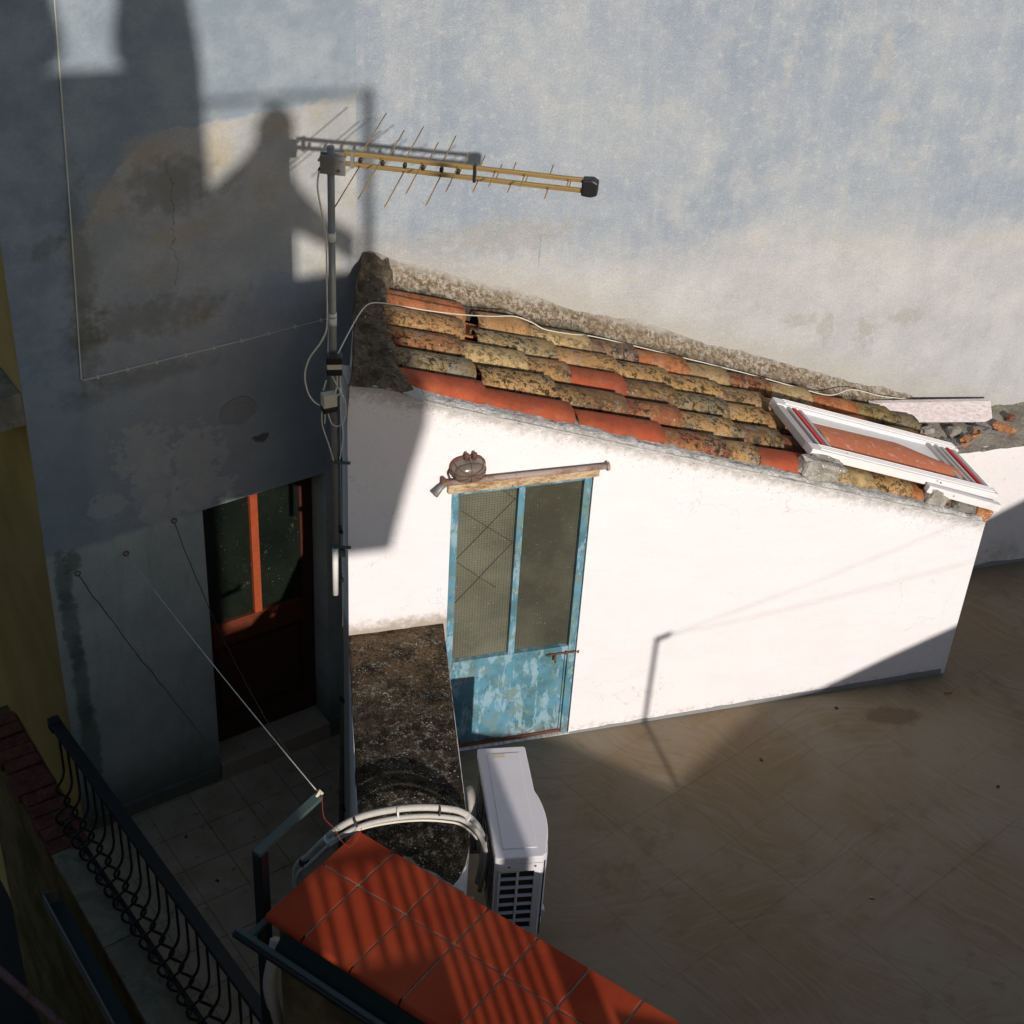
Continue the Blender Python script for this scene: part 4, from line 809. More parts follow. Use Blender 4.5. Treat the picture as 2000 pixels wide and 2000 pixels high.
for ins, z_ in lv:
    for p in fine:
        dv = (ctr - p); dv = dv.normalized() * (ins + 0.010 * nz(p.x * 14, p.y * 14, z_ * 30) - 0.003)
        if ins == 0: dv = -(dv.normalized()) * 0.003
        vs.append(Vector((p.x + dv.x, p.y + dv.y, z_ + 0.006 * nz(p.x * 11, p.y * 11, 4))))
for r_ in range(len(lv) - 1):
    fs += [(r_ * N_ + i, r_ * N_ + (i + 1) % N_, (r_ + 1) * N_ + (i + 1) % N_, (r_ + 1) * N_ + i) for i in range(N_)]
fs.append(tuple((len(lv) - 1) * N_ + i for i in range(N_)))
cp = MB().add(vs, fs).build('lichen_top', MT['lichen'], LW)
pm = MB().grid(lambda u, v: P(FR_P, 0.24 + u * 0.36, 0.004 + v * (0.045 + 0.02 * nz(u * 5, 1)), -0.055 + 0.008 * nz(u * 9, v * 4)), 14, 4).build('mortar_patch', MT['concrete_wall'], LW)

# ------------------------------------------------------------------ red tiled parapet
RPR = thing('tiled_parapet', 'parapet capped with red terracotta tiles in the foreground', 'parapet', P(FR_P, 1.2, -0.3, -2.1))
BW, FWD = 0.262, 0.392; ts_ = [0.0, 0.219] + [0.219 + 0.275 * k for k in range(1, 12)]
MB().box(FR_P, 0.03, 3.2, -BW - FWD + 0.06, -0.02, -2.3, -0.022).build('wall', MT['ochre'], RPR)
MB().box(FR_P, 0.012, 3.2, -BW - FWD + 0.03, -0.012, -0.0215, -0.006).build('grout_bed', MT['grout'], RPR)
gp = 0.0055
for k in range(len(ts_) - 1):
    x0, x1 = ts_[k] + (gp if k else 0), ts_[k + 1] - gp
    dz = random.uniform(-0.0012, 0.0012)
    MB().box(FR_P, x0, x1, -BW + gp, 0.0, -0.022, dz).build('terracotta_tile', MT['terra'], RPR, bevel=0.003)
    yb, yf = -BW - gp, -BW - FWD                    # front tile with a bullnose
    prof = [(yb, -0.022), (yb, 0.0)] + [(yf + 0.022 - 0.022 * math.sin(a_ * math.pi / 10), -0.022 + 0.022 * math.cos(a_ * math.pi / 10)) for a_ in range(0, 11)] + [(yf + 0.03, -0.044), (yf + 0.03, -0.024)]
    vs = [P(FR_P, x, y, z + dz) for x in (x0, x1) for y, z in prof]; n = len(prof)
    MB().add(vs, [tuple(range(n)), tuple(range(2 * n - 1, n - 1, -1))] + [(i, (i + 1) % n, n + (i + 1) % n, n + i) for i in range(n)]).build('terracotta_tile', MT['terra'], RPR, bevel=0.0015, seg=1)
# steel frame and sheeting hung on its outer side
SF = thing('steel_frame', 'dark green steel frame with sheeting hung along the outer side of the red parapet', 'frame', P(FR_P, 0.5, -0.75, -0.2))
yo = -BW - FWD
MB().box(FR_P, -0.12, 2.6, yo - 0.075, yo - 0.05, -0.135, -0.110).build('rail', MT['green_metal'], SF, bevel=0.003)
MB().box(FR_P, -0.12, 2.6, yo - 0.090, yo - 0.0755, -0.150, -0.1245).build('rail', MT['black_metal'], SF, bevel=0.002)
for x_ in (-0.06, 1.0, 2.1): MB().box(FR_P, x_, x_ + 0.03, yo - 0.049, yo + 0.06, -0.135, -0.112).build('cross_bar', MT['green_metal'], SF, bevel=0.003)
MB().grid(lambda u, v: P(FR_P, 0.08 + u * 2.4, yo + 0.04 - 0.085 * v, -0.08 - 0.09 * v + 0.006 * math.sin(u * 95)), 180, 3).build('sheeting', MT['green_sheet'], SF)
# pale downpipe by the parapet corner
o = MB().tube(smoothpts([(-0.955, 4.80, 0.84), (-0.965, 4.78, 0.75), (-1.0, 4.81, 0.5), (-0.985, 4.86, 0.2), (-0.93, 4.90, -0.3), (-0.93, 4.92, -1.0)], 6), 0.032, 12).build('pale_drain_pipe', MT['hose'], smooth=True)
tag(o, 'pale flexible drain pipe running down below the red parapet corner', 'pipe')

# ------------------------------------------------------------------ air conditioner
ax = Vector((0.133, -0.766, 0)).normalized(); ay = Vector((-ax.y, ax.x, 0)); 
FA = (Vector((0.0955, 5.7315, 0.305)), ax, ay, Z)         # centre: along (towards viewer), across (+ = fan side)
AC = thing('air_conditioner', 'white air conditioning outdoor unit on brackets beside the low wall', 'air conditioner', FA[0])
lx, wy, hz = 0.388, 0.133, 0.595
m = MB(); m.box(FA, -lx + 0.005, lx - 0.018, -wy + 0.022, wy - 0.012, 0.0, hz - 0.03); m.build('core', MT['coil'], AC)
prof = [(-lx + 0.01, wy - 0.011), (-lx, wy - 0.02), (-lx, -wy + 0.01), (-lx + 0.01, -wy), (lx - 0.01, -wy), (lx, -wy + 0.01), (lx, wy - 0.03), (lx - 0.02, wy - 0.008)] + \
       [(lx - 0.05 - 0.40 * k / 10, wy - 0.008 + 0.034 * math.sin(math.pi * k / 10) ** 0.8) for k in range(0, 11)]
MB().prism(FA, [(x * 1.0, y) for x, y in prof], hz - 0.045, hz, axes='xy').build('top_cover', MT['enamel'], AC, bevel=0.009, seg=3, smooth=False)
MB().box(FA, -lx + 0.05, lx - 0.06, -wy + 0.045, wy - 0.05, hz - 0.001, hz + 0.004).build('top_panel', MT['enamel'], AC, bevel=0.0035)
MB().box(FA, -lx + 0.055, -lx + 0.085, -0.06, 0.005, hz + 0.0042, hz + 0.0046).build('worn_label', MT['cream'], AC)
MB().prism(FA, [(x, y - 0.004) for x, y in [(lx - 0.003, wy - 0.03), (lx - 0.022, wy - 0.012)] + prof[8:] + [(-lx + 0.01, wy - 0.012)]] + [(-lx + 0.01, wy - 0.028), (lx - 0.02, wy - 0.04)], 0.0, hz - 0.046, axes='xy').build('front_panel', MT['enamel'], AC)
for k in range(26):                                    # fan guard ribs
    zz = 0.05 + k * 0.0175
    x_ = [(lx - 0.05 - 0.40 * j / 10, wy - 0.006 + 0.034 * math.sin(math.pi * j / 10) ** 0.8) for j in range(11)]
    MB().tube([P(FA, x, y, zz) for x, y in x_], 0.0035, 5).build('guard_rib', MT['enamel'], AC)
# end face towards the viewer, with louvre openings
ex = lx - 0.004
def ab(n_, mt, y0, y1, z0, z1, x0=ex - 0.012, x1=ex, bv=0.0015): return MB().box(FA, x0, x1, y0, y1, z0, z1).build(n_, mt, AC, bevel=bv)
yL, yR = -wy + 0.004, wy - 0.03
oy = [(-0.100, -0.022), (-0.009, 0.066)]; oz = [(hz - 0.152 - k * 0.062, hz - 0.103 - k * 0.062) for k in range(7)]
EF = sub(ab('end_face', MT['enamel'], yL, -0.100, 0.0, hz - 0.046)); 
ab('end_face', MT['enamel'], 0.066, yR, 0.0, hz - 0.046); ab('end_face', MT['enamel'], -0.0998, 0.0658, oz[0][1], hz - 0.046); ab('end_face', MT['enamel'], -0.0998, 0.0658, 0.0, oz[-1][0])
ab('louvre_post', MT['enamel'], -0.022, -0.009, oz[-1][0] + 0.0002, oz[0][1] - 0.0002)
for k in range(6):
    for y0, y1 in oy: ab('louvre_bar', MT['enamel'], y0 + 0.0002, y1 - 0.0002, oz[k + 1][1], oz[k][0], bv=0.001)
ab('end_lip', MT['enamel'], yL - 0.002, yR + 0.004, hz - 0.085, hz - 0.0455, ex + 0.0003, ex + 0.005)
ab('handle', MT['cream'], -0.105, -0.015, hz - 0.098, hz - 0.0855, ex + 0.0005, ex + 0.010); 
for y_ in (-0.062, 0.068): MB().tube([P(FA, ex + 0.004, y_, hz - 0.062), P(FA, ex + 0.008, y_, hz - 0.062)], 0.006, 8).build('screw', MT['rust'], AC)
for k in range(9):                                     # rear coil guard wires
    x_ = -lx + 0.04 + k * 0.088; MB().tube([P(FA, x_, -wy + 0.012, 0.02), P(FA, x_, -wy + 0.012, hz - 0.05)], 0.0025, 5).build('guard_wire', MT['grey_steel'], AC)
for k in range(7):
    z_ = 0.04 + k * 0.075; MB().tube([P(FA, -lx + 0.02, -wy + 0.008, z_), P(FA, lx - 0.03, -wy + 0.008, z_)], 0.0025, 5).build('guard_wire', MT['grey_steel'], AC)
MB().box(FA, lx - 0.03, lx - 0.004, -wy + 0.002, -wy + 0.02, 0.0, hz - 0.046).build('corner_post', MT['enamel'], AC)
for x_ in (-0.25, 0.25):
    MB().box(FA, x_ - 0.02, x_ + 0.02, -0.30, wy - 0.01, -0.035, -0.001).build('bracket', MT['grey_steel'], AC, bevel=0.002)
MB().box(FA, 0.30, 0.345, wy - 0.012, wy + 0.014, 0.10, 0.15).build('valve_cover', MT['enamel'], AC, bevel=0.006)

# insulated pipes arching over the low wall
arc = [(-1.00, 5.62, 0.10), (-0.992, 5.581, 0.45), (-0.901, 5.457, 0.7), (-0.798, 5.343, 0.95), (-0.712, 5.313, 1.08), (-0.61, 5.317, 1.15), (-0.474, 5.33, 1.19), (-0.339, 5.348, 1.2), (-0.226, 5.37, 1.18), (-0.146, 5.402, 1.13), (-0.075, 5.455, 1.0), (-0.034, 5.47, 0.87), (-0.03, 5.50, 0.72), (-0.05, 5.53, 0.50)]
PB = thing('pipe_bundle', 'pale insulated refrigerant pipes arching over the low wall to the air conditioner', 'pipes', Vector((-0.4, 5.35, 1.1)))
ap = smoothpts(arc, 6)
MB().tube(ap, 0.0165, 12).build('pipe', MT['hose'], PB, smooth=True)
MB().tube([p + Vector((0.012, -0.034, -0.022)) for p in ap], 0.012, 10).build('pipe', MT['hose'], PB, smooth=True)
MB().tube([p + Vector((0.0, -0.040, -0.045)) for p in ap[20:62]], 0.006, 8).build('cable', MT['white_cable'], PB, smooth=True)
for i in range(10, len(ap) - 8, 9):
    t_ = (ap[i + 1] - ap[i - 1]).normalized(); c_ = ap[i] + Vector((0.005, -0.014, -0.008))
    MB().tube([c_ - t_ * 0.004, c_ + t_ * 0.004], 0.029, 14).build('tie', MT['tape'] if i % 2 else MT['wire'], PB)
o = MB().tube(smoothpts([(-0.10, 5.95, 0.62), (-0.12, 5.93, 0.74), (-0.115, 5.86, 0.80), (-0.10, 5.80, 0.74), (-0.095, 5.76, 0.5)], 6), 0.026, 10).build('insulation_elbow', MT['hose'], smooth=True); tag(o, 'short grey insulated elbow between the low wall and the air conditioner', 'pipe')
o = MB().box((Vector((-0.075, 5.33, 0.0)), ax, ay, Z), 0.0, 0.14, -0.012, 0.012, 0.0, 0.62).build('trunking', MT['cream'], bevel=0.003); tag(o, 'upright cream cable trunking behind the air conditioner end', 'trunking')

# ------------------------------------------------------------------ antenna
MX, MY = -0.930, 6.785
AN = thing('tv_antenna', 'gold television antenna on a grey mast at the corner of the shed', 'antenna', Vector((MX, MY, 1.3)))
MB().tube([(MX - 0.004, MY, 1.32), (MX - 0.002, MY, 1.70)], 0.0165, 14).build('mast', MT['tape'], AN, smooth=True)
MB().tube([(MX - 0.002, MY, 1.64), (MX, MY, 3.90)], 0.0175, 14).build('mast', MT['grey_steel'], AN, smooth=True)
for z_, h_ in ((3.43, 0.045), (2.985, 0.04), (3.03, 0.02)):
    MB().tube([(MX, MY, z_), (MX, MY, z_ + h_)], 0.0195, 14).build('tape_band', MT['tape'], AN, smooth=True)
bdr = Vector((math.cos(rad(-6.8)), math.sin(rad(-6.8)), 0)); bp = Vector((-bdr.y, bdr.x, 0))
B0 = Vector((-0.870, 6.80, 3.845)); FB = (B0, bdr, bp, Z)
bx = {}
for nm, z0 in (('boom', 0.012), ('boom', -0.038)):
    bx[z0] = sub(MB().box(FB, 0.0 if z0 > 0 else -0.02, 1.11, -0.010, 0.010, z0, z0 + 0.019).build(nm, MT['gold'], AN, bevel=0.002))
MB().prism(FB, [(1.095, -0.046), (1.14, -0.050), (1.168, -0.038), (1.170, 0.022), (1.145, 0.036), (1.095, 0.032)], -0.028, 0.028).build('end_cap', MT['dark_rubber'], AN, bevel=0.008)
MB().box(FB, 0.03, 0.045, -0.013, 0.013, -0.045, 0.036).build('boom_plate', MT['grey_steel'], AN)
MB().box(FB, 0.598, 0.612, -0.014, 0.014, -0.046, 0.038).build('boom_clip', MT['dark_rubber'], AN, bevel=0.003)
els = [(0.075, 0.53), (0.178, 0.47), (0.282, 0.415), (0.365, 0.365), (0.452, 0.345), (0.528, 0.29), (0.625, 0.15), (0.70, 0.185), (0.775, 0.11), (0.835, 0.153), (0.945, 0.132), (1.035, 0.11)]
for k, (x_, ln) in enumerate(els):
    z_hi, z_lo = (0.021, -0.029)
    za, zb = (z_hi, z_lo) if k % 2 == 0 else (z_lo, z_hi)
    MB().tube([P(FB, x_, 0.009, za), P(FB, x_, ln, za)], 0.003, 6).build('element', MT['gold'], AN, smooth=True)
    MB().tube([P(FB, x_, -0.009, zb), P(FB, x_, -ln, zb)], 0.003, 6).build('element', MT['gold'], AN, smooth=True)
    if k < 6: MB().box(FB, x_ - 0.009, x_ + 0.009, -0.011, 0.011, -0.016, 0.006).build('insulator', MT['dark_rubber'], AN, bevel=0.005)
MB().box((Vector((MX, MY, 3.83)), bdr, bp, Z), -0.045, 0.075, -0.030, -0.022, -0.055, 0.035).build('clamp', MT['grey_steel'], AN, bevel=0.003)
MB().box((Vector((MX, MY, 3.83)), bdr, bp, Z), -0.055, 0.055, 0.020, 0.030, -0.045, 0.03).build('clamp', MT['grey_steel'], AN, bevel=0.003)
for x_, z_ in ((-0.045, -0.03), (0.045, -0.03), (-0.045, 0.015), (0.06, 0.015)):
    q_ = Vector((MX, MY, 3.83)) + bdr * x_ + Z * z_; MB().tube([q_ - bp * 0.045, q_ + bp * 0.04], 0.006, 6).build('clamp_bolt', MT['rust'] if z_ < 0 else MT['grey_steel'], AN)
for z_ in (2.20, 1.66):
    MB().box((Vector((MX, MY, z_)), Vector((1, 0, 0)), Vector((0, 1, 0)), Z), -0.028, 0.085, -0.026, -0.018, -0.008, 0.008).build('wall_bracket', MT['green_metal'], AN, bevel=0.001)
# aerial lead, boxes and cables
o = MB().tube(smoothpts([(MX - 0.05, MY - 0.03, 3.79), (MX - 0.058, MY - 0.03, 3.70), (MX - 0.03, MY - 0.028, 3.52), (MX - 0.023, MY - 0.024, 3.44), (MX - 0.024, MY - 0.02, 3.2), (MX - 0.026, MY - 0.02, 2.99), (MX - 0.055, MY - 0.02, 2.90), (MX - 0.115, MY - 0.02, 2.80), (MX - 0.14, MY - 0.02, 2.70), (MX - 0.12, MY - 0.03, 2.60), (MX - 0.07, MY - 0.05, 2.555), (MX - 0.02, MY - 0.06, 2.575), (MX + 0.02, MY - 0.05, 2.65), (MX + 0.025, MY - 0.04, 2.76)], 6), 0.0045, 6).build('aerial_lead', MT['white_cable'], smooth=True)
tag(o, 'cream aerial lead dropping from the antenna clamp in a loop to the lower box', 'cable')
def jbox(label, x, y, z, s, rot):
    fr = (Vector((x, y, z)), Vector((math.cos(rot), math.sin(rot), 0)), Vector((-math.sin(rot), math.cos(rot), 0)), Z)
    t_ = thing('junction_box', label, 'junction box', fr[0], 'junction boxes on the mast'); 
    MB().box(fr, -s, s, -s * 0.8, s * 0.6, -s, s).build('body', MT['cream'], t_, bevel=0.004)
    return t_, fr
jb, fr = jbox('cream junction box wrapped in black tape high on the mast', MX + 0.012, MY - 0.055, 2.80, 0.036, 0.15)
MB().box(fr, -0.039, 0.039, -0.033, 0.026, 0.010, 0.052).build('tape_wrap', MT['dark_rubber'], jb, bevel=0.006)
MB().box(fr, -0.039, 0.039, -0.033, 0.026, -0.052, -0.016).build('tape_wrap', MT['dark_rubber'], jb, bevel=0.006)
jb, fr = jbox('bare cream junction box with taped foot lower on the mast', MX - 0.018, MY - 0.055, 2.595, 0.036, 0.5)
MB().box(fr, -0.039, 0.039, -0.033, 0.026, -0.064, -0.032).build('tape_wrap', MT['dark_rubber'], jb, bevel=0.006)
LP = thing('cable_loops', 'tangle of thin cream cables between the two boxes on the mast', 'cables', Vector((MX, MY - 0.06, 2.6)))
for pts in ([(0.0, -.07, 2.745), (0.03, -.07, 2.68), (0.065, -.07, 2.60), (0.068, -.07, 2.52), (0.04, -.07, 2.455), (0.0, -.07, 2.46), (-.02, -.07, 2.52)],
            [(0.04, -.06, 2.745), (0.042, -.06, 2.66), (0.03, -.07, 2.63), (-0.02, -.08, 2.60)], [(-.03, -.05, 2.70), (-.045, -.05, 2.64)],
            [(0.044, -.045, 2.66), (0.042, -.045, 2.5), (0.05, -.045, 2.40), (0.045, -.04, 2.32), (0.03, -.03, 2.22)], [(-.05, -.07, 2.53), (-.05, -.07, 2.45), (-.02, -.06, 2.33), (0.0, -.04, 2.22)], [(-.035, -.07, 2.53), (-.038, -.07, 2.46)]):
    MB().tube(smoothpts([(MX + a_, MY + b_, c_) for a_, b_, c_ in pts], 6), 0.0032, 6).build('cable', MT['white_cable'], LP, smooth=True)
o = MB().tube(smoothpts([(MX + 0.03, MY - 0.05, 2.855), (-0.875, 7.0, 2.84), (-0.84, 7.25, 2.83), (-0.80, 7.39, 2.80), (-0.698, 7.489, 2.745), (-0.542, 7.611, 2.66), (-0.357, 7.823, 2.535), (-0.192, 8.08, 2.40), (-0.061, 8.21, 2.34), (0.0465, 8.25, 2.285), (0.125, 8.27, 2.235), RF(1.57, 1.165, 0.065), RF(1.78, 1.262, 0.045), RF(2.2, 1.285, 0.04), RF(2.6, 1.29, 0.04), RF(2.95, 1.27, 0.045), RF(3.2, 1.24, 0.05), (2.029, 9.007, 1.49), (2.215, 9.187, 1.44), (2.445, 9.30, 1.34), (2.70, 9.45, 1.24), (3.0, 9.56, 1.14), (3.345, 9.69, 1.03), (3.75, 9.83, 0.965 + 0.14), (4.6, 10.1, 1.10)], 6), 0.0034, 6).build('roof_cable', MT['white_cable'], smooth=True)
tag(o, 'white cable running from the mast over the roof tiles to the right', 'cable')
o = MB().tube([L(-1.575, -0.012, 5.2), L(-1.608, -0.012, 4.305), L(-1.65, -0.012, 3.2), L(-1.692, -0.012, 2.29), L(-1.685, -0.012, 2.278), L(-1.2, -0.012, 2.279), L(-0.7, -0.012, 2.276), L(-0.19, -0.012, 2.279), Vector((MX - 0.1, MY + 0.5, 2.45)), Vector((MX - 0.02, MY - 0.01, 2.80))], 0.004, 6).build('wall_cable', MT['white_cable'], smooth=True)
tag(o, 'thin pale cable clipped down and then across the grey left wall', 'cable')
for k in range(9):
    s_ = -1.6 + k * 0.17; box('cable_clip', MT['white_cable'], H, FR_L, s_ - 0.006, s_ + 0.006, -0.02, 0.002, 2.268, 2.286)
DP = thing('drain_pipe', 'grey conduit standing at the shed corner beside the mast', 'pipe', Vector((-0.95, 7.0, -1.0)))
MB().tube([(-0.945, 6.98, -1.0), (-0.900, 6.96, 1.1), (-0.895, 6.94, 2.45)], 0.022, 10).build('pipe', MT['skirt'], DP, smooth=True)
for z_ in (-0.5, 0.4, 1.3, 1.63, 2.1): MB().tube([(-0.91, 6.955, z_), (-0.91, 6.955, z_ + 0.02)], 0.034, 10).build('pipe_clip', MT['black_metal'], DP)
MB().box(WORLD, -0.935, -0.885, 6.86, 6.90, 1.52, 1.56).build('hook', MT['black_metal'], DP)

# ------------------------------------------------------------------ railing, copings, gutter
RL = thing('iron_railing', 'black wrought iron railing with wavy balusters along the courtyard edge', 'railing', ML0 + Vector((0, 0, -1.0)))
FRL = (ML0 + Z * -0.985, mdir, mn, Z); RLn = 3.3
MB().box(FRL, 0.0, RLn, -0.036, 0.036, 0.962, 1.0).build('handrail', MT['black_metal'], RL, bevel=0.004)
MB().box(FRL, 0.0, RLn, -0.012, 0.012, 0.935, 0.9645).build('top_bar', MT['black_metal'], RL, bevel=0.002)
MB().box(FRL, -0.01, 0.05, -0.035, 0.035, 0.93, 1.012).build('end_plate', MT['black_metal'], RL, bevel=0.003)
MB().box(FRL, 0.0, RLn, -0.014, 0.014, 0.075, 0.10).build('bottom_bar', MT['black_metal'], RL, bevel=0.002)
me0 = None
prof = [(0.0, 0.94), (0.0, 0.70), (0.002, 0.61), (0.018, 0.54), (0.052, 0.47), (0.056, 0.43), (0.018, 0.395), (-0.006, 0.36), (0.012, 0.31), (0.062, 0.25), (0.085, 0.20), (0.070, 0.15), (0.02, 0.12), (0.0, 0.09)]
for k in range(27):
    x_ = 0.06 + k * 0.119
    if me0 is None:
        o = MB().tube(smoothpts([P(FRL, x_ - a_ * 0.55, -a_ * 0.95, z_) for a_, z_ in prof], 4), 0.0085, 6).build('baluster', MT['black_metal'], RL, smooth=True); me0 = o
    else:
        o = me0.copy(); COL.objects.link(o); o.parent = RL; o.location = mdir * (x_ - 0.06)
for k in range(14):
    x_ = 0.10 + k * 0.238
    o = MB().tube(smoothpts([P(FRL, x_ + 0.04 * math.cos(q_), -0.055, 0.19 + 0.045 * math.sin(q_)) for q_ in [j * 0.6 for j in range(12)]], 3), 0.005, 5).build('scroll', MT['black_metal'], RL, smooth=True)
mo = Vector((-mn.x, -mn.y, 0))
CP = thing('marble_coping', 'stained marble coping under the black railing', 'coping', ML0 + Z * -1.2)
for k in range(4):
    a0, a1 = k * 0.95 + 0.003, (k + 1) * 0.95 - 0.003; wd = lambda x: 0.165 + 0.045 * x
    MB().prism((ML0, mdir, -mn, Z), [(a0, -0.03), (a1, -0.03), (a1, wd(a1)), (a0, wd(a0))], -1.035, -1.0, axes='xy').build('slab', MT['marble'], CP, bevel=0.004)
lw_ = MB().prism((ML0, mdir, -mn, Z), [(0, -0.02), (3.8, -0.02), (3.8, 0.22), (0, 0.14)], -4.2, -1.036, axes='xy'); tag(lw_.build('courtyard_wall', MT['ochre']), 'dark ochre wall dropping to the alley under the marble coping', 'wall')
BC = thing('brick_coping', 'row of old red bricks laid along the foot of the ochre house side', 'coping', L(-2.2, 0.3, -1.05))
for k in range(12):
    fr = (L(S0 - 0.01, -0.10 + k * 0.118, -1.0), -dL, nL, Z)
    MB().box(fr, 0.0, 0.245 + random.uniform(-0.012, 0.012), 0.004, 0.112, -0.07, 0.012 + random.uniform(-0.006, 0.006)).build('brick', MT['brick'], BC, bevel=0.006)
MB().prism((L(S0 - 0.004, -0.12, 0), -dL, nL, Z), [(0, 0), (0.225, 0), (0.225, 1.6), (0, 1.6)], -4.2, -1.068, axes='xy').build('base', MT['ochre'], BC)
GT = thing('gutter', 'pale metal gutter hung below the marble coping', 'gutter', ML0 + Z * -1.4)
FG = (ML0 + mdir * 0.20 - mn * 0.205, mdir, -mn, Z)
def gy(x): return 0.045 * x
m = MB(); gl = 3.4
m.add([P(FG, x, 0.085 + gy(x) + t_, z) for x in (0, gl) for t_ in (0, 0.012) for z in (-1.30, -1.18)], [(0, 1, 3, 2), (4, 6, 7, 5), (0, 4, 5, 1), (2, 3, 7, 6), (1, 5, 7, 3), (0, 2, 6, 4)]); m.build('front_lip', MT['skirt_pale'], GT)
m = MB(); m.add([P(FG, x, y + gy(x), z) for x in (0, gl) for y in (-0.03, 0.084) for z in (-1.305, -1.295)], [(0, 1, 3, 2), (4, 6, 7, 5), (0, 4, 5, 1), (2, 3, 7, 6), (1, 5, 7, 3), (0, 2, 6, 4)]); m.build('trough', MT['green_metal'], GT)
MB().prism((P(FG, 0, 0, 0), -mn, Z, mdir), [(0.0, -1.30), (0.098, -1.30), (0.10, -1.17), (0.0, -1.20)], -0.006, -0.001, axes='xy').build('end_stop', MT['skirt_pale'], GT)
o = MB().tube([(-3.6, 7.02, -2.0), (-3.194, 6.718, -2.0), (-2.639, 6.305, -2.0), (-1.9, 5.75, -2.0)], 0.033, 12).build('alley_rail', mat_rusty('flaking_pink_rail', (0.34, 0.20, 0.19), 0.4), smooth=True)
tag(o, 'flaking pinkish pipe rail down in the dark alley', 'rail')
AB = MB().box((Vector((-3.4, 5.6, 0)), mdir, -mn, Z), -1.5, 4.5, 0.45, 0.75, -4.2, -2.1); tag(AB.build('alley_wall', MT['house']), 'dark wall on the far side of the alley below', 'wall')

# ------------------------------------------------------------------ clothesline post and lines
CPZ = 1.362
CL = thing('clothesline_post', 'black steel post with an angled arm beside the red parapet corner', 'post', Vector((-1.02, 4.854, -1.015)))
MB().box((Vector((-1.02, 4.854, 0)), p1, p2, Z), -0.028, 0.028, -0.024, 0.024, -1.015, CPZ).build('post', MT['black_metal'], CL, bevel=0.003)
ad = (Vector((-0.808, 5.203, 0)) - Vector((-1.02, 4.854, 0))).normalized(); an = Vector((-ad.y, ad.x, 0))
MB().box((Vector((-1.02, 4.854, CPZ)), ad, an, Z), -0.03, 0.41, -0.023, 0.023, 0.001, 0.024).build('arm', MT['green_metal'], CL, bevel=0.003)
MB().tube([(-0.965, 5.0, CPZ + 0.025), (-0.975, 5.0, CPZ + 0.045), (-0.96, 4.985, CPZ + 0.05)], 0.004, 6).build('hook', MT['rust'], CL)
MB().tube([(-0.815, 5.195, CPZ + 0.02), (-0.80, 5.21, CPZ + 0.045), (-0.79, 5.205, CPZ + 0.03)], 0.009, 6).build('knot', MT['cream'], CL)
def line(nm, lb, a, b, sag, r, mt, n=24, wob=0.0):
    a, b = Vector(a), Vector(b); pts = [a + (b - a) * (k / n) - Z * (sag * 4 * (k / n) * (1 - k / n)) + Vector((nz(k * .7, 3), nz(k * .6, 8), nz(k * .8, 5))) * wob for k in range(n + 1)]
    o = MB().tube(pts, r, 5).build(nm, MT[mt], smooth=True); return tag(o, lb, 'line', 'washing lines')
arm_e = (-0.80, 5.20, CPZ + 0.03)
line('clothesline', 'pale washing line from the post arm tip to the middle eye hook', arm_e, L(-1.55, -0.02, 1.065), 0.02, 0.0028, 'white_cable')
line('clothesline', 'dark wavy washing wire from the post arm to the leftmost eye hook', (-0.962, 4.995, CPZ + 0.04), L(-1.845, -0.02, 1.02), 0.05, 0.0026, 'wire', wob=0.012)
line('clothesline', 'dark wire hanging from the upper eye hook to the post arm tip', (-0.79, 5.20, CPZ + 0.02), L(-1.239, -0.02, 1.18), 0.22, 0.0022, 'wire', wob=0.010)
o = MB().tube(smoothpts([(-0.79, 5.2, CPZ + 0.03), (-0.78, 5.17, 1.28), (-0.74, 5.20, 1.18), (-0.70, 5.18, 1.118), (-0.66, 5.15, 1.112), (-0.63, 5.19, 1.12), (-0.61, 5.23, 1.16)], 6), 0.0018, 5).build('red_wire', MT['copper'], smooth=True); tag(o, 'thin dark red wire trailing from the post arm over the red tiles', 'wire')

# ------------------------------------------------------------------ small litter
o = MB().tube([(2.88, 7.835, 0.006), (2.93, 7.845, 0.006)], 0.006, 8).build('cigarette_end', MT['rubble_clay'], smooth=True); tag(o, 'orange cigarette end on the terrace floor near the shed corner', 'litter')
for x, y, z_, lb, seed in ((2.143, 6.051, 0.004, 'small grey scrap on the middle of the terrace floor', 3.0), (1.62, 7.10, 0.004, 'dark crumb near the foot of the white wall', 5.0), (2.15, 7.62, 0.004, 'dark crumb left of the brown floor stain', 6.0), (3.05, 7.0, 0.004, 'dark crumb on the far right of the terrace floor', 7.0), (-1.97, 7.10, -1.01, 'dark flat scrap on the courtyard tiles by the skirting', 8.0), (-1.70, 6.75, -1.01, 'small dark chip in the middle of the courtyard', 9.0)):
    chunk('litter_scrap', MT['stone'] if seed == 3.0 else MT['wire'], lb, 'litter', Vector((x, y, z_)), (0.02, 0.013, 0.006), seed, seed, fr=(Vector((1, 0, 0)), Vector((0, 1, 0)), Z), sub_=1, group='scraps on the floors')

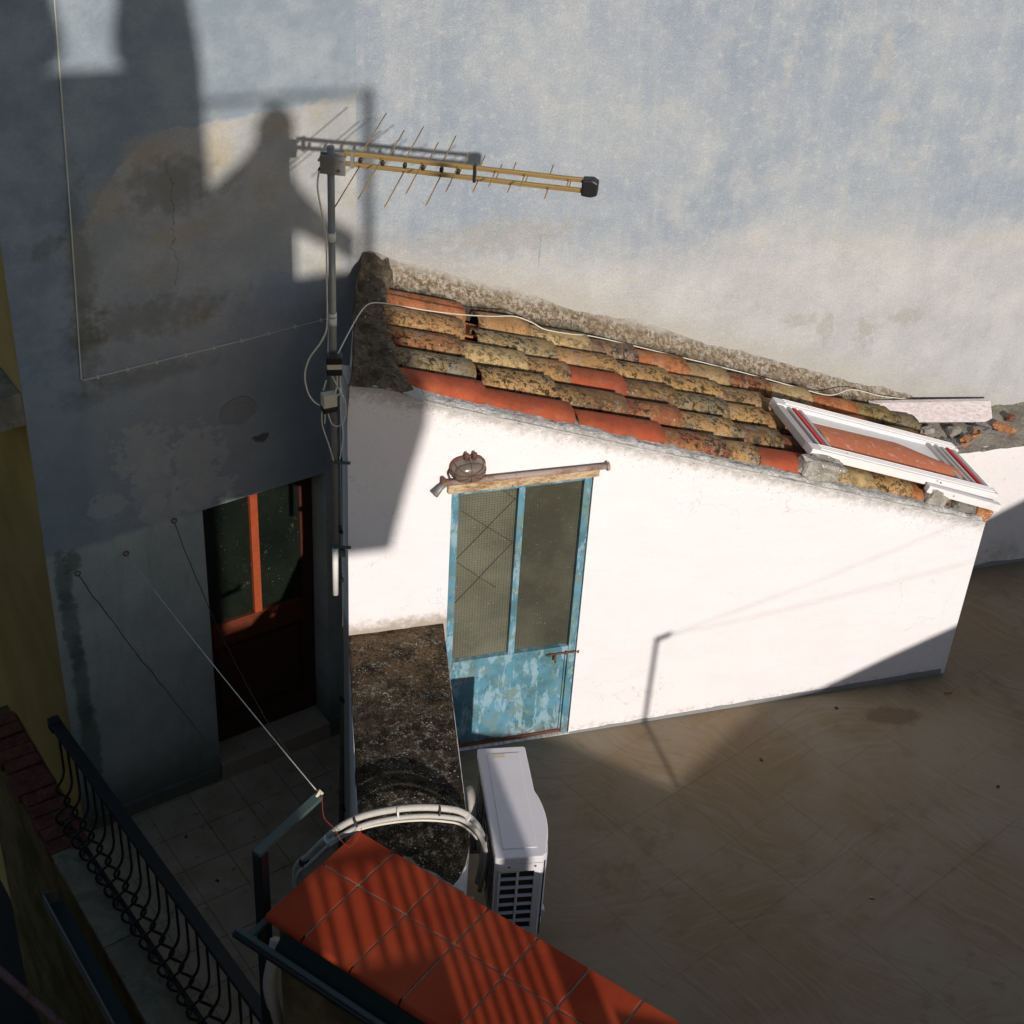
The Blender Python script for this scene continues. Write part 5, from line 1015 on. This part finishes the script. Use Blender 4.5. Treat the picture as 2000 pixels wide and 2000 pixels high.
# ------------------------------------------------------------------ house behind the viewer and added unseen blockers that shade the courtyard
BH = thing('shading_house', 'rendered house behind the viewer whose shadow falls across the left wall', 'house', P(FR_S, -1, -2.0, -4.2))
bb0, bb1 = -1.35, -1.0
def zz(v): return zv(v, bb1)
m = MB()
m.prism(FR_S, [(-7, -4.2), (0.76, -4.2), (0.76, zz(-2.55)), (0.80, zz(-2.45)), (0.80, zz(-0.055)), (-7, zz(-0.055))], bb0, bb1)
m.prism(FR_S, [(-7, zz(-0.054)), (-0.03, zz(-0.054)), (-0.03, zz(0.035)), (0.10, zz(0.085)), (0.135, zz(0.135)), (0.115, zz(0.2)), (0.105, zz(0.30)), (0.11, zz(1.0)), (-7, zz(1.0))], bb0, bb1)
m.prism(FR_S, [(0.445, zz(-0.054)), (0.80, zz(-0.054)), (0.765, zz(0.22)), (0.75, zz(1.0)), (0.40, zz(1.0)), (0.395, zz(0.26)), (0.365, zz(0.10)), (0.43, zz(0.045))], bb0, bb1)
m.prism(FR_S, [(-7, zz(1.001)), (0.75, zz(1.001)), (0.75, zz(2.6)), (-7, zz(2.6))], bb0, bb1)
m.build('wall', MT['house'], BH)
MB().prism(FR_S, [(0.801, zz(-2.47)), (1.535, zz(-2.47)), (1.625, zz(-2.08)), (1.722, zz(-1.73)), (1.745, zz(-1.235)), (0.801, zz(-1.235))], bb0 - 0.1, bb1).build('balcony', MT['house'], BH)
MB().prism(FR_S, [(0.801, zz(-0.242)), (1.675, zz(-0.242)), (1.675, zz(-0.228)), (0.801, zz(-0.228))], bb1 - 0.05, bb1).build('balcony_rail', MT['black_metal'], BH)
MB().prism(FR_S, [(1.676, zz(-1.234)), (1.742, zz(-1.234)), (1.738, zz(-0.21)), (1.676, zz(-0.21))], bb1 - 0.1, bb1).build('balcony_post', MT['house'], BH)
bl = MB().prism(FR_S, [(0.79, zz(-1.232)), (1.272, zz(-1.232)), (1.268, zz(-0.86)), (1.5, zz(-1.0)), (1.64, zz(-1.10)), (1.64, zz(-0.985)), (1.5, zz(-0.90)), (1.35, zz(-0.745)), (1.268, zz(-0.62)), (1.272, zz(-0.46)), (1.288, zz(-0.32)), (1.225, zz(-0.24)), (1.135, zz(-0.24)), (1.065, zz(-0.33)), (1.065, zz(-0.42)), (0.98, zz(-0.52)), (0.79, zz(-0.66))], bb1 - 0.35, bb1 - 0.1)  # unseen cutout added to cast the figure-like shadow on the left wall
tag(bl.build('shadow_silhouette', MT['house']), 'added figure-shaped shadow-casting bundle on the balcony behind the viewer', 'silhouette')
ah = Vector((-0.296, 0.955, 0)); ahn = Vector((-0.955, -0.296, 0))  # unseen block added left of the view to darken the courtyard
o = MB().box((Vector((-2.45, 0.0, 0)), ah, ahn, Z), -2.0, 7.5, 0.0, 1.2, -4.2, 1.6).build('sky_blocker', MT['house']); tag(o, 'added unseen block left of the view, cutting sky light to darken the courtyard', 'house')
gb0, gb1 = 1.35, 1.55
def zg(v): return zv(v, gb1)
GW = thing('terrace_end_wall', 'terrace end wall with sloping top below the viewer, shading the terrace floor', 'wall', P(FR_S, 4, 1.4, 0))
MB().prism(FR_S, [(1.90, -0.3), (11, -0.3), (11, zg(-1.6)), (8, zg(-2.55)), (6.33, zg(-3.25)), (5.28, zg(-3.73)), (4.85, zg(-3.89)), (4.37, zg(-4.08)), (3.95, zg(-4.12)), (3.13, zg(-4.31)), (2.65, zg(-4.14)), (2.38, zg(-4.08)), (1.90, zg(-3.99))], gb0, gb1).build('wall', MT['house'], GW)
tb = 0.7
def zt(v): return zv(v, tb)
TR = thing('terrace_railing', 'low barred railing below the viewer, striping the red parapet with shade', 'railing', P(FR_S, 1.3, 0.1, 1.0))
MB().prism(FR_S, [(-6, -4.2), (1.265, -4.2), (1.265, zt(-3.835)), (0.76, zt(-3.835)), (0.76, zt(-2.6)), (-6, zt(-2.6))], tb - 0.2, tb - 0.002).build('base', MT['house'], TR)
MB().prism(FR_S, [(1.266, -0.3), (1.899, -0.3), (1.899, zt(-4.03)), (1.266, zt(-4.03))], tb - 0.2, tb - 0.002).build('base', MT['house'], TR)
MB().prism(FR_S, [(1.72, zt(-4.029)), (1.868, zt(-4.029)), (1.868, zt(-3.52)), (1.72, zt(-3.52))], tb - 0.2, tb - 0.004).build('post', MT['house'], TR)
MB().prism(FR_S, [(0.761, zt(-3.635)), (1.719, zt(-3.635)), (1.719, zt(-3.605)), (0.761, zt(-3.605))], tb - 0.05, tb - 0.02).build('rail', MT['black_metal'], TR)
for u_ in (0.815, 0.912, 1.012, 1.098, 1.17, 1.234, 1.305, 1.362, 1.42, 1.48, 1.54, 1.60, 1.66):
    lo = -3.83 if u_ < 1.26 else -4.025
    MB().prism(FR_S, [(u_ - 0.016, zt(lo)), (u_ + 0.016, zt(lo)), (u_ + 0.016, zt(-3.636)), (u_ - 0.016, zt(-3.636))], tb - 0.045, tb - 0.02).build('bar', MT['black_metal'], TR)
# far clothes prop on the terrace: its shadow stands on the white wall
pp = Vector((2.38, 2.90, 0)); PR = thing('clothes_prop', 'thin clothes prop standing on the near terrace out of view', 'pole', pp)
MB().tube([pp + Vector((-0.01, 0, 0)), pp + Vector((0.012, 0.004, 2.32))], 0.016, 10).build('pole', MT['grey_steel'], PR, smooth=True)
MB().tube([pp + Vector((0.0, 0, 2.30)), pp + Vector((0.10, 0.03, 2.335))], 0.02, 8).build('hook', MT['grey_steel'], PR, smooth=True)
line('clothesline', 'thin washing line from the clothes prop, upper of two', pp + Vector((0.09, 0.03, 2.33)), pp + Vector((2.2, 0.6, 3.05)), 0.03, 0.0018, 'white_cable')
line('clothesline', 'thin washing line from the clothes prop, lower of two', pp + Vector((0.09, 0.03, 2.32)), pp + Vector((2.6, 0.6, 2.75)), 0.03, 0.0018, 'white_cable')
for o in bpy.data.objects:
    if '_w' in o.keys(): del o['_w']
